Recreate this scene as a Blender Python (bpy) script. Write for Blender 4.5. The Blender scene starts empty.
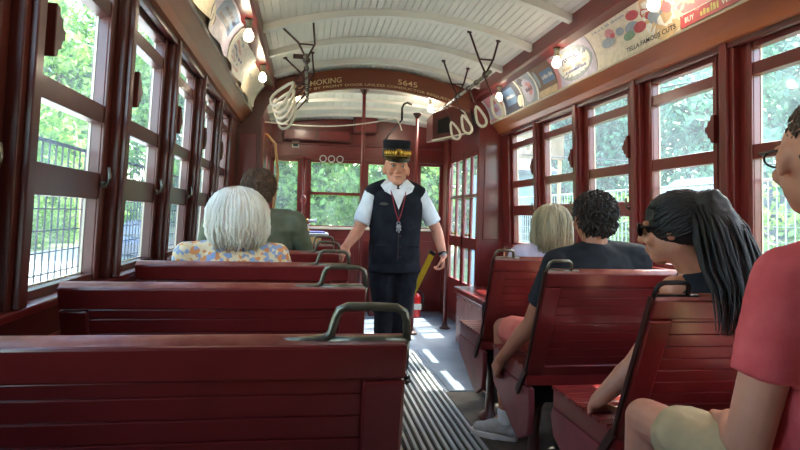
import bpy, bmesh, math, random
from mathutils import Vector, Matrix, Euler
random.seed(7)
PI = math.pi
sc = bpy.context.scene
COL = sc.collection
V = Vector

# ------------------------------------------------------------------ materials
def lin(c):
    c /= 255.0
    return c / 12.92 if c <= .04045 else ((c + .055) / 1.055) ** 2.4
def rgb(r, g, b): return (lin(r), lin(g), lin(b), 1)
MATS = {}
def mat(name, col, rough=.5, metal=0, var=.12, scale=6.0, bump=0.0, bscale=60.0, coat=0.0, stretch=None, emis=0, spec=.5, col2=None, sss=0):
    m = bpy.data.materials.new(name); m.use_nodes = True
    nt = m.node_tree; b = nt.nodes['Principled BSDF']
    tc = nt.nodes.new('ShaderNodeTexCoord'); mp = nt.nodes.new('ShaderNodeMapping')
    nt.links.new(tc.outputs['Object'], mp.inputs[0])
    if stretch: mp.inputs['Scale'].default_value = stretch
    n = nt.nodes.new('ShaderNodeTexNoise'); n.inputs['Scale'].default_value = scale; n.inputs['Detail'].default_value = 5
    nt.links.new(mp.outputs[0], n.inputs['Vector'])
    rp = nt.nodes.new('ShaderNodeValToRGB')
    c2 = col2 or tuple(min(1, x * (1 + var)) for x in col[:3]) + (1,)
    c1 = col if col2 else tuple(x * (1 - var) for x in col[:3]) + (1,)
    rp.color_ramp.elements[0].color = c1; rp.color_ramp.elements[1].color = c2
    rp.color_ramp.elements[0].position = .32; rp.color_ramp.elements[1].position = .68
    nt.links.new(n.outputs['Fac'], rp.inputs[0]); nt.links.new(rp.outputs[0], b.inputs['Base Color'])
    b.inputs['Roughness'].default_value = rough; b.inputs['Metallic'].default_value = metal
    b.inputs['Specular IOR Level'].default_value = spec
    b.inputs['Coat Weight'].default_value = coat; b.inputs['Coat Roughness'].default_value = .15
    if sss:
        b.inputs['Subsurface Weight'].default_value = sss; b.inputs['Subsurface Radius'].default_value = (.01, .004, .002)
    if bump:
        n2 = nt.nodes.new('ShaderNodeTexNoise'); n2.inputs['Scale'].default_value = bscale; n2.inputs['Detail'].default_value = 4
        nt.links.new(mp.outputs[0], n2.inputs['Vector'])
        bp = nt.nodes.new('ShaderNodeBump'); bp.inputs['Strength'].default_value = bump; bp.inputs['Distance'].default_value = .004
        nt.links.new(n2.outputs['Fac'], bp.inputs['Height']); nt.links.new(bp.outputs[0], b.inputs['Normal'])
    if emis:
        b.inputs['Emission Color'].default_value = col; b.inputs['Emission Strength'].default_value = emis
    MATS[name] = m
    return m
RED = mat('red_paint', rgb(108, 32, 30), .33, var=.14, scale=3, bump=.12, bscale=18, coat=.25)
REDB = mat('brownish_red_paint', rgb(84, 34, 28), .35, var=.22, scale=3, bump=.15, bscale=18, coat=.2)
SEATR = mat('seat_red_paint', rgb(106, 28, 27), .32, var=.16, scale=5, bump=.2, bscale=14, coat=.3)
WORN_SKY = mat('worn_skylit_red_edge', rgb(120, 40, 34), .4, var=.2, scale=14, col2=rgb(165, 96, 78), bump=.2)  # paler patches on bench tops: wear plus sky reflection put into the colour
PANEL = mat('seat_side_paint', rgb(118, 48, 52), .4, var=.15, scale=10)
VARN = mat('varnished_wood', rgb(138, 76, 44), .3, scale=5, stretch=(1, .12, 1), col2=rgb(176, 106, 66), coat=.12, bump=.1)
SIGNW = mat('sign_wood', rgb(100, 44, 22), .35, scale=6, stretch=(.2, 1, 1), col2=rgb(126, 62, 34), coat=.3)
WHITE = mat('ceiling_white', rgb(212, 210, 200), .55, var=.05, scale=4, bump=.15, bscale=25)
CREAM = mat('cream_paint', rgb(205, 190, 165), .5, var=.06)
METAL = mat('worn_bronze', rgb(120, 115, 100), .38, .85, var=.25, scale=30, bump=.2)
DMETAL = mat('dark_iron', rgb(60, 32, 28), .45, .3, var=.2, scale=20)
BLACKM = mat('black_iron', rgb(22, 20, 20), .45, .4, var=.2)
BRASS = mat('brass', rgb(190, 150, 70), .25, .95, var=.15, scale=40)
STEEL = mat('steel', rgb(190, 190, 190), .3, .9, var=.1)
STRAP = mat('white_strap', rgb(222, 214, 198), .45, var=.08, scale=20)
CHAIN = mat('strap_leather', rgb(70, 34, 28), .6, var=.2)
LETTER = mat('cream_letters', rgb(214, 186, 140), .5, var=.1)
PAPER = mat('card_paper', rgb(205, 196, 182), .6, var=.06, scale=8)
RUBBER = mat('rubber_black', rgb(30, 28, 28), .7, var=.2)
INK = mat('ink_black', rgb(35, 30, 34), .6)
SKIN = mat('skin_tone', rgb(190, 128, 100), .5, var=.1, scale=12, bump=.1, bscale=90, sss=.08)
SKIN2 = mat('skin_tone_tan', rgb(176, 112, 84), .5, var=.1, scale=12, bump=.1, bscale=90, sss=.08)
SKIN3 = mat('skin_tone_pink', rgb(204, 138, 112), .5, var=.13, scale=12, bump=.12, bscale=90, sss=.08)
def hairmat(name, c1, c2, rough=.45):
    return mat(name, c1, rough, scale=22, stretch=(1, 1, .12), col2=c2, bump=.5, bscale=60)
H_WHITE = hairmat('hair_white', rgb(212, 202, 184), rgb(250, 246, 234))
H_BROWN = hairmat('hair_brown', rgb(70, 48, 34), rgb(108, 78, 56))
H_BLOND = hairmat('hair_ash_blond', rgb(112, 96, 70), rgb(180, 162, 128))
H_BLACK = hairmat('hair_black', rgb(16, 13, 14), rgb(30, 26, 27), .55)
H_DARK = hairmat('hair_dark_brown', rgb(26, 18, 15), rgb(48, 34, 28))

def glass_mat(name, haze, hz=(.85, .93, 1, 1), gloss=.05):
    m = bpy.data.materials.new(name); m.use_nodes = True; nt = m.node_tree; nt.nodes.clear()
    out = nt.nodes.new('ShaderNodeOutputMaterial')
    tr = nt.nodes.new('ShaderNodeBsdfTransparent'); tr.inputs[0].default_value = (.93, .98, .97, 1)
    gl = nt.nodes.new('ShaderNodeBsdfGlossy'); gl.inputs['Roughness'].default_value = .03
    df = nt.nodes.new('ShaderNodeBsdfTranslucent'); df.inputs[0].default_value = hz
    n = nt.nodes.new('ShaderNodeTexNoise'); n.inputs['Scale'].default_value = 5; n.inputs['Detail'].default_value = 6
    tc = nt.nodes.new('ShaderNodeTexCoord'); nt.links.new(tc.outputs['Object'], n.inputs['Vector'])
    mr = nt.nodes.new('ShaderNodeMapRange'); mr.inputs['From Min'].default_value = .3; mr.inputs['From Max'].default_value = .75
    mr.inputs['To Min'].default_value = haze * .6; mr.inputs['To Max'].default_value = haze * 1.5
    nt.links.new(n.outputs['Fac'], mr.inputs[0])
    m1 = nt.nodes.new('ShaderNodeMixShader'); m2 = nt.nodes.new('ShaderNodeMixShader'); m2.inputs[0].default_value = gloss
    nt.links.new(mr.outputs[0], m1.inputs[0]); nt.links.new(tr.outputs[0], m1.inputs[1]); nt.links.new(df.outputs[0], m1.inputs[2])
    nt.links.new(m1.outputs[0], m2.inputs[1]); nt.links.new(gl.outputs[0], m2.inputs[2]); nt.links.new(m2.outputs[0], out.inputs[0])
    return m
GLASS = glass_mat('window_glass', .03)
GLASS_D = glass_mat('dusty_window_glass', .022, (.7, .85, 1, 1))

# ------------------------------------------------------------------ mesh builder
class MB:
    def __init__(s): s.v = []; s.f = []; s.m = []
    def add(s, vs, fs, mi=0):
        k = len(s.v); s.v += [tuple(p) for p in vs]; s.f += [tuple(i + k for i in f) for f in fs]; s.m += [mi] * len(fs); return s
    def hexa(s, c, mi=0):     # 8 corners: bottom 4 ccw, top 4 ccw
        return s.add(c, [(0, 3, 2, 1), (4, 5, 6, 7), (0, 1, 5, 4), (1, 2, 6, 5), (2, 3, 7, 6), (3, 0, 4, 7)], mi)
    def box(s, x0, x1, y0, y1, z0, z1, mi=0):
        return s.hexa([(x0, y0, z0), (x1, y0, z0), (x1, y1, z0), (x0, y1, z0), (x0, y0, z1), (x1, y0, z1), (x1, y1, z1), (x0, y1, z1)], mi)
    def bar(s, p0, p1, w, h, up=(0, 0, 1), mi=0):
        p0, p1 = V(p0), V(p1); d = (p1 - p0).normalized(); u = V(up)
        x = d.cross(u)
        if x.length < 1e-4: x = d.cross(V((0, 1, 0)))
        x.normalize(); u = x.cross(d)
        a = x * w / 2; b = u * h / 2
        return s.hexa([p0 - a - b, p0 + a - b, p1 + a - b, p1 - a - b, p0 - a + b, p0 + a + b, p1 + a + b, p1 - a + b], mi)
    def tube(s, pts, r, n=8, mi=0, closed=False, flat=1.0):
        pts = [V(p) for p in pts]; L = len(pts); rs = r if isinstance(r, (list, tuple)) else [r] * L
        vs = []; prev = None
        for i, p in enumerate(pts):
            if closed: t = pts[(i + 1) % L] - pts[i - 1]
            else: t = pts[min(i + 1, L - 1)] - pts[max(i - 1, 0)]
            if t.length < 1e-9: t = V((0, 0, 1))
            t.normalize()
            if prev is None:
                a = t.orthogonal().normalized()
            else:
                a = prev - t * prev.dot(t)
                a = a.normalized() if a.length > 1e-5 else t.orthogonal().normalized()
            prev = a; b = t.cross(a)
            for k in range(n):
                an = 2 * PI * k / n
                vs.append(p + (a * math.cos(an) + b * math.sin(an) * flat) * rs[i])
        fs = []
        for i in range(L if closed else L - 1):
            j = (i + 1) % L
            for k in range(n):
                fs.append((i * n + k, i * n + (k + 1) % n, j * n + (k + 1) % n, j * n + k))
        if not closed:
            fs.append(tuple(range(n))[::-1]); fs.append(tuple((L - 1) * n + k for k in range(n)))
        return s.add(vs, fs, mi)
    def lathe(s, prof, c=(0, 0, 0), n=20, mi=0, rot=None, sx=1, sy=1):   # prof: (r, z)
        vs = []
        for r, z in prof:
            for k in range(n):
                a = 2 * PI * k / n; p = V((r * math.cos(a) * sx, r * math.sin(a) * sy, z))
                if rot is not None: p = rot @ p
                vs.append(p + V(c))
        fs = []
        for i in range(len(prof) - 1):
            for k in range(n):
                fs.append((i * n + k, i * n + (k + 1) % n, (i + 1) * n + (k + 1) % n, (i + 1) * n + k))
        fs.append(tuple(range(n))[::-1]); fs.append(tuple((len(prof) - 1) * n + k for k in range(n)))
        return s.add(vs, fs, mi)
    def prism(s, poly, fn, t0, t1, mi=0):       # poly of 2-D points, fn(u,v,t)->3-D
        n = len(poly)
        vs = [fn(u, v, t0) for u, v in poly] + [fn(u, v, t1) for u, v in poly]
        fs = [tuple(range(n))[::-1], tuple(n + k for k in range(n))] + [(k, (k + 1) % n, n + (k + 1) % n, n + k) for k in range(n)]
        return s.add(vs, fs, mi)
    def loft(s, secs, n=24, mi=0, power=2.0):     # (x, y, z, rx, ry[, tilt])
        vs = []
        for x, y, z, rx, ry in secs:
            for k in range(n):
                a = 2 * PI * k / n; c, d = math.cos(a), math.sin(a)
                e = 2 / power
                vs.append((x + rx * math.copysign(abs(c) ** e, c), y + ry * math.copysign(abs(d) ** e, d), z))
        fs = []
        for i in range(len(secs) - 1):
            for k in range(n):
                fs.append((i * n + k, i * n + (k + 1) % n, (i + 1) * n + (k + 1) % n, (i + 1) * n + k))
        fs.append(tuple(range(n))[::-1]); fs.append(tuple((len(secs) - 1) * n + k for k in range(n)))
        return s.add(vs, fs, mi)
    def ell(s, c, r, rot=(0, 0, 0), nu=16, nv=10, mi=0):
        R = Euler(rot).to_matrix(); prof = []
        vs = []
        for i in range(nv + 1):
            th = PI * i / nv
            for k in range(nu):
                a = 2 * PI * k / nu
                rr = max(math.sin(th), 1e-4)
                vs.append(R @ V((r[0] * rr * math.cos(a), r[1] * rr * math.sin(a), -r[2] * math.cos(th))) + V(c))
        fs = []
        for i in range(nv):
            for k in range(nu):
                fs.append((i * nu + k, i * nu + (k + 1) % nu, (i + 1) * nu + (k + 1) % nu, (i + 1) * nu + k))
        fs.append(tuple(range(nu))[::-1]); fs.append(tuple(nv * nu + k for k in range(nu)))
        return s.add(vs, fs, mi)
    def cap(s, p0, p1, r0, r1=None, n=14, mi=0):  # tapered capsule
        r1 = r0 if r1 is None else r1
        p0, p1 = V(p0), V(p1); d = (p1 - p0); d = d.normalized() if d.length > 1e-6 else V((0, 0, 1))
        pts = []; rs = []
        for a in (88, 60, 35, 12): pts.append(p0 - d * r0 * math.sin(math.radians(a))); rs.append(r0 * math.cos(math.radians(a)))
        for a in (0, 25, 50, 70, 88): pts.append(p1 + d * r1 * math.sin(math.radians(a))); rs.append(r1 * math.cos(math.radians(a)))
        return s.tube(pts, rs, n, mi)
    def chain(s, pr, n=14, mi=0):
        for a, b in zip(pr[:-1], pr[1:]): s.cap(a[0], b[0], a[1], b[1], n, mi)
        return s
    def mesh(s, name):
        me = bpy.data.meshes.new(name); me.from_pydata(s.v, [], s.f)
        me.polygons.foreach_set('material_index', s.m)
        bm = bmesh.new(); bm.from_mesh(me); bmesh.ops.recalc_face_normals(bm, faces=bm.faces); bm.to_mesh(me); bm.free()
        return me
    def build(s, name, mats, parent=None, smooth=False, bevel=0, auto=None):
        me = s.mesh(name)
        for m in (mats if isinstance(mats, (list, tuple)) else [mats]): me.materials.append(m)
        o = bpy.data.objects.new(name, me); COL.objects.link(o)
        if parent:
            o.parent = parent
            off = world(parent)
            if off.length > 0: me.transform(Matrix.Translation(-off))
        if smooth: me.polygons.foreach_set('use_smooth', [True] * len(me.polygons))
        if bevel:
            b = o.modifiers.new('bevel', 'BEVEL'); b.width = bevel; b.segments = 2; b.limit_method = 'ANGLE'
        return o
def world(o):      # everything here is only translated while being built
    p = V(o.location)
    while o.parent: o = o.parent; p += o.location
    return p
def tag(o, label=None, cat=None, group=None, kind=None):
    for k, v in (('label', label), ('category', cat), ('group', group), ('kind', kind)):
        if v: o[k] = v
    return o
def thing(name, label, cat, loc=(0, 0, 0), group=None):
    o = bpy.data.objects.new(name, None); o.empty_display_size = .05; COL.objects.link(o); o.location = loc
    return tag(o, label, cat, group)
def struct(o): o['kind'] = 'structure'; return o
def copy_tree(o, parent=None):
    c = o.copy(); COL.objects.link(c)
    if parent: c.parent = parent
    for ch in [x for x in COL.objects if x.parent == o]: copy_tree(ch, c)
    return c
def fused(name, mb, m, parent, voxel=.007, smooth=4, factor=.5, noise=0, nscale=.05):
    """one continuous surface grown from overlapping volumes"""
    me = mb.mesh('tmp'); o = bpy.data.objects.new('tmp', me); COL.objects.link(o)
    r = o.modifiers.new('r', 'REMESH'); r.mode = 'VOXEL'; r.voxel_size = voxel; r.adaptivity = 0
    if smooth:
        sm = o.modifiers.new('s', 'SMOOTH'); sm.iterations = smooth; sm.factor = factor
    if noise:
        t = bpy.data.textures.new('n', 'CLOUDS'); t.noise_scale = nscale; t.noise_depth = 3
        d = o.modifiers.new('d', 'DISPLACE'); d.texture = t; d.strength = noise; d.mid_level = .5; d.texture_coords = 'GLOBAL'
    dg = bpy.context.evaluated_depsgraph_get()
    nm = bpy.data.meshes.new_from_object(o.evaluated_get(dg)); bpy.data.objects.remove(o)
    nm.name = name; nm.materials.clear(); nm.materials.append(m)
    nm.polygons.foreach_set('use_smooth', [True] * len(nm.polygons))
    q = bpy.data.objects.new(name, nm); COL.objects.link(q)
    if parent: q.parent = parent; nm.transform(Matrix.Translation(-world(parent)))
    return q
def text_tris(s, size=1.0, bold=0.0, spacing=1.0):
    c = bpy.data.curves.new('t', 'FONT'); c.body = s; c.size = size; c.offset = bold; c.resolution_u = 3; c.space_character = spacing
    o = bpy.data.objects.new('t', c); COL.objects.link(o)
    dg = bpy.context.evaluated_depsgraph_get()
    me = bpy.data.meshes.new_from_object(o.evaluated_get(dg)); bpy.data.objects.remove(o)
    vs = [(v.co.x, v.co.y) for v in me.vertices]; fs = [tuple(p.vertices) for p in me.polygons]
    bpy.data.meshes.remove(me)
    x0 = min(v[0] for v in vs); x1 = max(v[0] for v in vs); y0 = min(v[1] for v in vs); y1 = max(v[1] for v in vs)
    return [((x - x0) / (x1 - x0), (y - y0) / (y1 - y0)) for x, y in vs], fs

# ------------------------------------------------------------------ camera
H = 1.22
yaw, pitch, roll = math.radians(8.963), math.radians(-.9406), .026
d = V((math.sin(yaw) * math.cos(pitch), math.cos(yaw) * math.cos(pitch), math.sin(pitch)))
r0 = V((math.cos(yaw), -math.sin(yaw), 0)); u0 = r0.cross(d)
r = r0 * math.cos(roll) + u0 * math.sin(roll); u = -r0 * math.sin(roll) + u0 * math.cos(roll)
cam = bpy.data.objects.new('camera', bpy.data.cameras.new('camera')); COL.objects.link(cam)
cam.matrix_world = Matrix(((r.x, u.x, -d.x, 0), (r.y, u.y, -d.y, 0), (r.z, u.z, -d.z, H), (0, 0, 0, 1)))
cam.data.sensor_width = 36; cam.data.lens = 585 * 36 / 800; cam.data.clip_start = .02; cam.data.clip_end = 500
sc.camera = cam

# ------------------------------------------------------------------ the car body
CX = .615
Y_REAR, Y_END, Y_FRONT = -1.05, 5.65, 7.35
def off(z): return 1.315 - .05 * (z - 1.5)
def wallbox(mb, s, y0, y1, z0, z1, d0, d1, mi=0):      # d: depth inward from the wall plane
    def P(y, z, dd): return (CX + s * (off(z) - dd), y, z)
    return mb.hexa([P(y0, z0, d0), P(y0, z0, d1), P(y1, z0, d1), P(y1, z0, d0), P(y0, z1, d0), P(y0, z1, d1), P(y1, z1, d1), P(y1, z1, d0)], mi)

fl = MB(); fl.box(CX - 1.5, CX + 1.5, Y_REAR - .1, 7.5, -.12, 0)
FLOORM = mat('grey_floor', rgb(96, 106, 120), .5, var=.22, scale=2.2, bump=.2, bscale=30, col2=rgb(130, 138, 150))
floor = struct(fl.build('floor', FLOORM))
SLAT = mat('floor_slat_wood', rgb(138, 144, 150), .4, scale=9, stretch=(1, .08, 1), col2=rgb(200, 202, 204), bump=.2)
GROOVE = mat('floor_groove', rgb(40, 37, 36), .8, var=.2, scale=12)
sl = MB(); sl.box(.2, .97, Y_REAR + .1, 5.1, .0, .004, 1)
x = .21
while x < .955:
    sl.hexa([(x, Y_REAR + .1, .004), (x + .022, Y_REAR + .1, .004), (x + .022, 5.08, .004), (x, 5.08, .004),
             (x + .003, Y_REAR + .1, .014), (x + .019, Y_REAR + .1, .014), (x + .019, 5.08, .014), (x + .003, 5.08, .014)], 0)
    x += .0405
struct(sl.build('trim_1', [SLAT, GROOVE]))
pl = MB(); pl.box(1.0, 1.52, 3.95, 5.2, 0, .006)
DARKFL = mat('dark_floor', rgb(62, 52, 44), .7, scale=8, col2=rgb(100, 90, 78), bump=.2)  # darker brown strips along both bench rows
struct(pl.build('trim_2', FLOORM, bevel=.002))
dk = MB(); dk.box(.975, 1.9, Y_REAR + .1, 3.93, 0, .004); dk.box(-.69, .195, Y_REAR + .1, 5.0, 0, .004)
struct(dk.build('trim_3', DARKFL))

# window openings, near edge y and far edge y
LW = [(1.654 + k * .735, 1.654 + k * .735 + .55) for k in range(-2, 5)]  # windows behind the camera left out; solid unseen wall keeps light off benches
RW = [(5.394 - k * .7615 - .565, 5.394 - k * .7615) for k in range(6, -1, -1)]
SILL, HEAD = .965, 2.03
for s, side, W in ((-1, 'left', LW), (1, 'right', RW)):
    mb = MB()
    wallbox(mb, s, Y_REAR, Y_END, -.3, SILL - .02, -.06, 0)          # panel below the windows
    wallbox(mb, s, Y_REAR, Y_END, HEAD, 2.16, -.06, -.005)
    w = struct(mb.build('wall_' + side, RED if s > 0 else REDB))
    mb = MB(); wallbox(mb, s, Y_REAR, Y_END, SILL - .025, SILL, -.08, .035)
    mb.build('sill', RED, w, bevel=.006)
    mb = MB()                                                       # header moulding
    wallbox(mb, s, Y_REAR, Y_END, 2.02, 2.06, 0, .03); mb.build('header_moulding', REDB, w, bevel=.005)
    edges = [Y_REAR] + [e for a in W for e in a] + [Y_END]
    for k in range(0, len(edges), 2):
        y0, y1 = edges[k], edges[k + 1]
        mb = MB(); wallbox(mb, s, y0 - .03, y1 + .03, SILL, HEAD + .01, -.06, -.012)
        c = (y0 + y1) / 2 if k else y1 - .1
        if 0 < k < len(edges) - 1 - 1:
            wallbox(mb, s, c - .048, c + .048, SILL, HEAD + .02, -.012, .022)
            wallbox(mb, s, c - .022, c + .022, SILL, HEAD + .02, .02, .04)
        elif y1 - y0 < .6:
            wallbox(mb, s, y0 + .03, y1 - .005, SILL, HEAD + .02, -.012, .02)
        else:
            wallbox(mb, s, y0 + .01, y1 - .01, SILL, HEAD + .02, -.012, .02)
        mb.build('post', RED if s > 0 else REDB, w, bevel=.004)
    # lower panel battens
    for k in range(1, len(edges) - 1, 2):
        c = (edges[k] + edges[k + 1]) / 2
        mb = MB(); wallbox(mb, s, c - .2, c + .2, .25, .85, 0, .012); mb.build('panel', RED, w, bevel=.006)

RAILS = {'bottom': (.965, .99), 'low': (1.25, 1.34), 'mid': (1.512, 1.575), 'transom': (1.88, 1.935), 'top': (2.0, 2.035)}
wn = 0
for s, W in ((-1, LW), (1, RW)):
    for y0, y1 in W:
        wn += 1
        if y1 < .1: continue
        mb = MB()
        wallbox(mb, s, y0, y0 + .028, SILL, HEAD, -.058, -.005); wallbox(mb, s, y1 - .028, y1, SILL, HEAD, -.058, -.005)
        near_open = s > 0 and y0 < 2.9
        for k, (a, b) in RAILS.items():
            if k == 'low' and near_open: continue
            wallbox(mb, s, y0 + .02, y1 - .02, a, b, -.058, -.012)
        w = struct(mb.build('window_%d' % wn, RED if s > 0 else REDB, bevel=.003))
        # light putty line round each pane
        panes = [('bottom', 'low'), ('low', 'mid'), ('mid', 'transom'), ('transom', 'top')] if not near_open else [('bottom', 'mid'), ('mid', 'transom'), ('transom', 'top')]
        mp = MB()
        for a, b in panes:
            za, zb = RAILS[a][1], RAILS[b][0]
            for q in ((y0 + .028, y0 + .033, za, zb), (y1 - .033, y1 - .028, za, zb), (y0 + .03, y1 - .03, za, za + .005)):
                wallbox(mp, s, q[0], q[1], q[2], q[3], -.055, -.048)
            g = MB(); wallbox(g, s, y0 + .02, y1 - .02, za - .005, zb + .005, -.058, -.055)
            g.build('pane', GLASS if s < 0 else GLASS_D, w)
        mp.build('glazing_bead', CREAM, w)
        mb = MB()      # brass sash lift
        c = y1 - .02 if s < 0 else y0 + .02
        def P(dd, y, z): return (CX + s * (off(z) - dd), y, z)
        mb.tube([P(-.01, c, 1.30), P(.02, c - .01, 1.305), P(.024, c - .01, 1.33), P(.015, c, 1.36)], .006, 6)
        mb.lathe([(.004, -.012), (.012, -.01), (.012, .01), (.004, .012)], P(.0, c, 1.30), 10)
        mb.build('sash_latch', METAL, w, smooth=True)

# carved shade brackets on the posts
prof = [(a * 1.35, b) for a, b in [(0, -.068), (.016, -.062), (.018, -.044), (.032, -.038), (.034, -.018), (.046, -.01), (.046, .012), (.034, .02), (.032, .040), (.018, .046), (.016, .064), (0, .07)]]
nn = 0
for s, W in ((-1, LW), (1, RW)):
    for i, (y0, y1) in enumerate(W):
        yb = y0 if s < 0 else y0
        if y0 < .8 or (s > 0 and y0 > 5.2): continue
        zc = 1.67
        def fn(a, b, t): return (CX + s * (off(zc + b) - t), yb - .034 + a if s < 0 else yb - .012 + a, zc + b)
        mb = MB(); mb.prism(prof, fn, -.006 if s > 0 else .0, .022 if s > 0 else .046)
        o = mb.build('shade_bracket', RED if s > 0 else REDB, bevel=.003)
        nth = ['nearest', 'second', 'third', 'fourth', 'fifth', 'sixth', 'seventh'][[w for w in W if w[0] > .8].index((y0, y1))]
        tag(o, 'stepped red shade bracket on the %s window posts, %s from the camera' % ('left' if s < 0 else 'right', nth), 'bracket', 'shade brackets on the window posts')

# wire guards outside the lower windows
GUARD = mat('guard_black', rgb(26, 27, 30), .5, .3, var=.1); LITGUARD_FENCE = mat('sunlit_guard_pale_fence', rgb(170, 185, 185), .45, .3, var=.1)  # right guards are the black ones with sunlight in the colour; fence is pale
NTH = ['nearest', 'second', 'third', 'fourth', 'fifth', 'sixth', 'seventh', 'eighth']
for s, W in ((-1, LW), (1, RW)):
    vis = [w for w in W if w[1] > .9]
    for i, (y0, y1) in enumerate(vis):
        mb = MB(); X = .085
        def P(y, z): return (CX + s * (off(z) + X), y, z)
        a, b = y0 - .09, y1 + .09
        k = a
        while k <= b + .001:
            mb.tube([P(k, .93), P(k, 1.42)], .003, 4); k += .0485
        z = .94
        while z < 1.42:
            mb.tube([P(a, z), P(b, z)], .003, 4); z += .068
        mb.tube([P(a, 1.42), P(b, 1.42)], .007, 6); mb.tube([P(a, .93), P(b, .93)], .006, 6)
        o = mb.build('window_guard', GUARD if s < 0 else LITGUARD_FENCE)
        tag(o, '%s wire guard outside the lower panes, %s window from the camera on the %s side' % ('black' if s < 0 else 'sunlit pale', NTH[i], 'left' if s < 0 else 'right'), 'window guard', 'wire guards outside the windows')

# varnished rail, ad-card cove, lamp beam and roof
def sweep(name, m, pts, s, y0, y1, parent=None, smooth=False, thick=None):
    """pts (off,z) profile, closed polygon swept along the car"""
    mb = MB(); mb.prism(pts, lambda a, b, t: (CX + s * a, t, b), y0, y1); return mb.build(name, m, parent, smooth)
n = 4
def cove(t):        # inner surface of the card cove
    a, b, c = V((1.15, 2.145)), V((1.15, 2.29)), V((1.035, 2.375))
    p = a * (1 - t) ** 2 + b * 2 * t * (1 - t) + c * t * t
    q = ((b - a) * (1 - t) + (c - b) * t).normalized()
    return p, V((-q.y, q.x))          # inward normal
for s, side in ((-1, 'left'), (1, 'right')):
    n += 1
    o = struct(sweep('trim_%d' % n, VARN, [(1.30, 2.05), (1.262, 2.045), (1.235, 2.05), (1.215, 2.085), (1.165, 2.14), (1.155, 2.155), (1.30, 2.16)], s, Y_REAR, Y_END))
    n += 1
    pts = [tuple(cove(t / 12)[0]) for t in range(13)]
    pts = [(a, b) for a, b in pts] + [(1.06, 2.46), (1.34, 2.46), (1.34, 2.14)]
    o = struct(sweep('trim_%d' % n, CREAM, pts, s, Y_REAR, Y_END))
    n += 1
    o = struct(sweep('trim_%d' % n, RED, [(1.055, 2.40), (1.05, 2.365), (1.035, 2.355), (.955, 2.355), (.94, 2.37), (.935, 2.50), (1.06, 2.50)], s, Y_REAR, Y_END))
    n += 1
    o = struct(sweep('trim_%d' % n, CREAM, [(1.062, 2.38), (1.05, 2.362), (1.042, 2.366), (1.045, 2.385)], s, Y_REAR, Y_END))
def ceil_z(o_): return 2.46 + .17 * (1 - (o_ / .95) ** 2)
cm = MB(); N = 40
for i in range(N):
    a0 = -.96 + 1.92 * i / N; a1 = -.96 + 1.92 * (i + 1) / N
    g = .0025
    cm.hexa([(CX + a0 + g, Y_REAR, ceil_z(a0)), (CX + a1 - g, Y_REAR, ceil_z(a1)), (CX + a1 - g, Y_END + .1, ceil_z(a1)), (CX + a0 + g, Y_END + .1, ceil_z(a0)),
             (CX + a0 + g, Y_REAR, ceil_z(a0) + .02), (CX + a1 - g, Y_REAR, ceil_z(a1) + .02), (CX + a1 - g, Y_END + .1, ceil_z(a1) + .02), (CX + a0 + g, Y_END + .1, ceil_z(a0) + .02)])
ceil = struct(cm.build('ceiling', WHITE))
cm = MB(); cm.loft([(CX, (Y_REAR + 7.4) / 2, 2.66, 1.45, (7.6 - Y_REAR) / 2), (CX, (Y_REAR + 7.4) / 2, 2.72, 1.4, (7.6 - Y_REAR) / 2)], 40, power=12)
cm.build('roof_deck', WHITE, ceil)
y = 5.28
while y > Y_REAR:
    mb = MB()
    K = 24
    for i in range(K):
        a0 = -.95 + 1.9 * i / K; a1 = -.95 + 1.9 * (i + 1) / K
        z0, z1 = ceil_z(a0), ceil_z(a1)
        mb.hexa([(CX + a0, y, z0 - .045), (CX + a1, y, z1 - .045), (CX + a1, y + .05, z1 - .045), (CX + a0, y + .05, z0 - .045),
                 (CX + a0, y, z0 + .01), (CX + a1, y, z1 + .01), (CX + a1, y + .05, z1 + .01), (CX + a0, y + .05, z0 + .01)])
    mb.build('roof_rib', WHITE, ceil)
    y -= .64

# bulkhead at the front of the saloon: two panels with curved spandrels
JO = 1.055
def arch(o_):   # underside of the opening
    return 2.43 - .0 * o_
for s, side in ((-1, 'left'), (1, 'right')):
    mb = MB()
    poly = [(1.33, 0), (1.33, 2.46), (.66, 2.53), (.68, 2.42)]
    for k in range(7):
        a = k / 6 * PI / 2
        poly.append((.70 + (JO - .70) * math.sin(a), 2.07 + .30 * math.cos(a)))
    poly += [(JO, 0)]
    mb.prism(poly, lambda a, b, t: (CX + s * a, t, b), Y_END - .04, Y_END)
    o = struct(mb.build('wall_bulkhead_' + side, RED if s > 0 else REDB, bevel=.004))
    mb = MB(); mb.box(CX + s * JO - .015, CX + s * JO + .015, Y_END - .055, Y_END + .01, 0, 2.1); mb.build('jamb', RED, o, bevel=.004)
    mb = MB(); mb.box(*(sorted((CX + s * 1.10, CX + s * 1.26))), Y_END - .05, Y_END - .035, 1.0, 1.95); mb.build('raised_panel', RED, o, bevel=.006)

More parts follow.
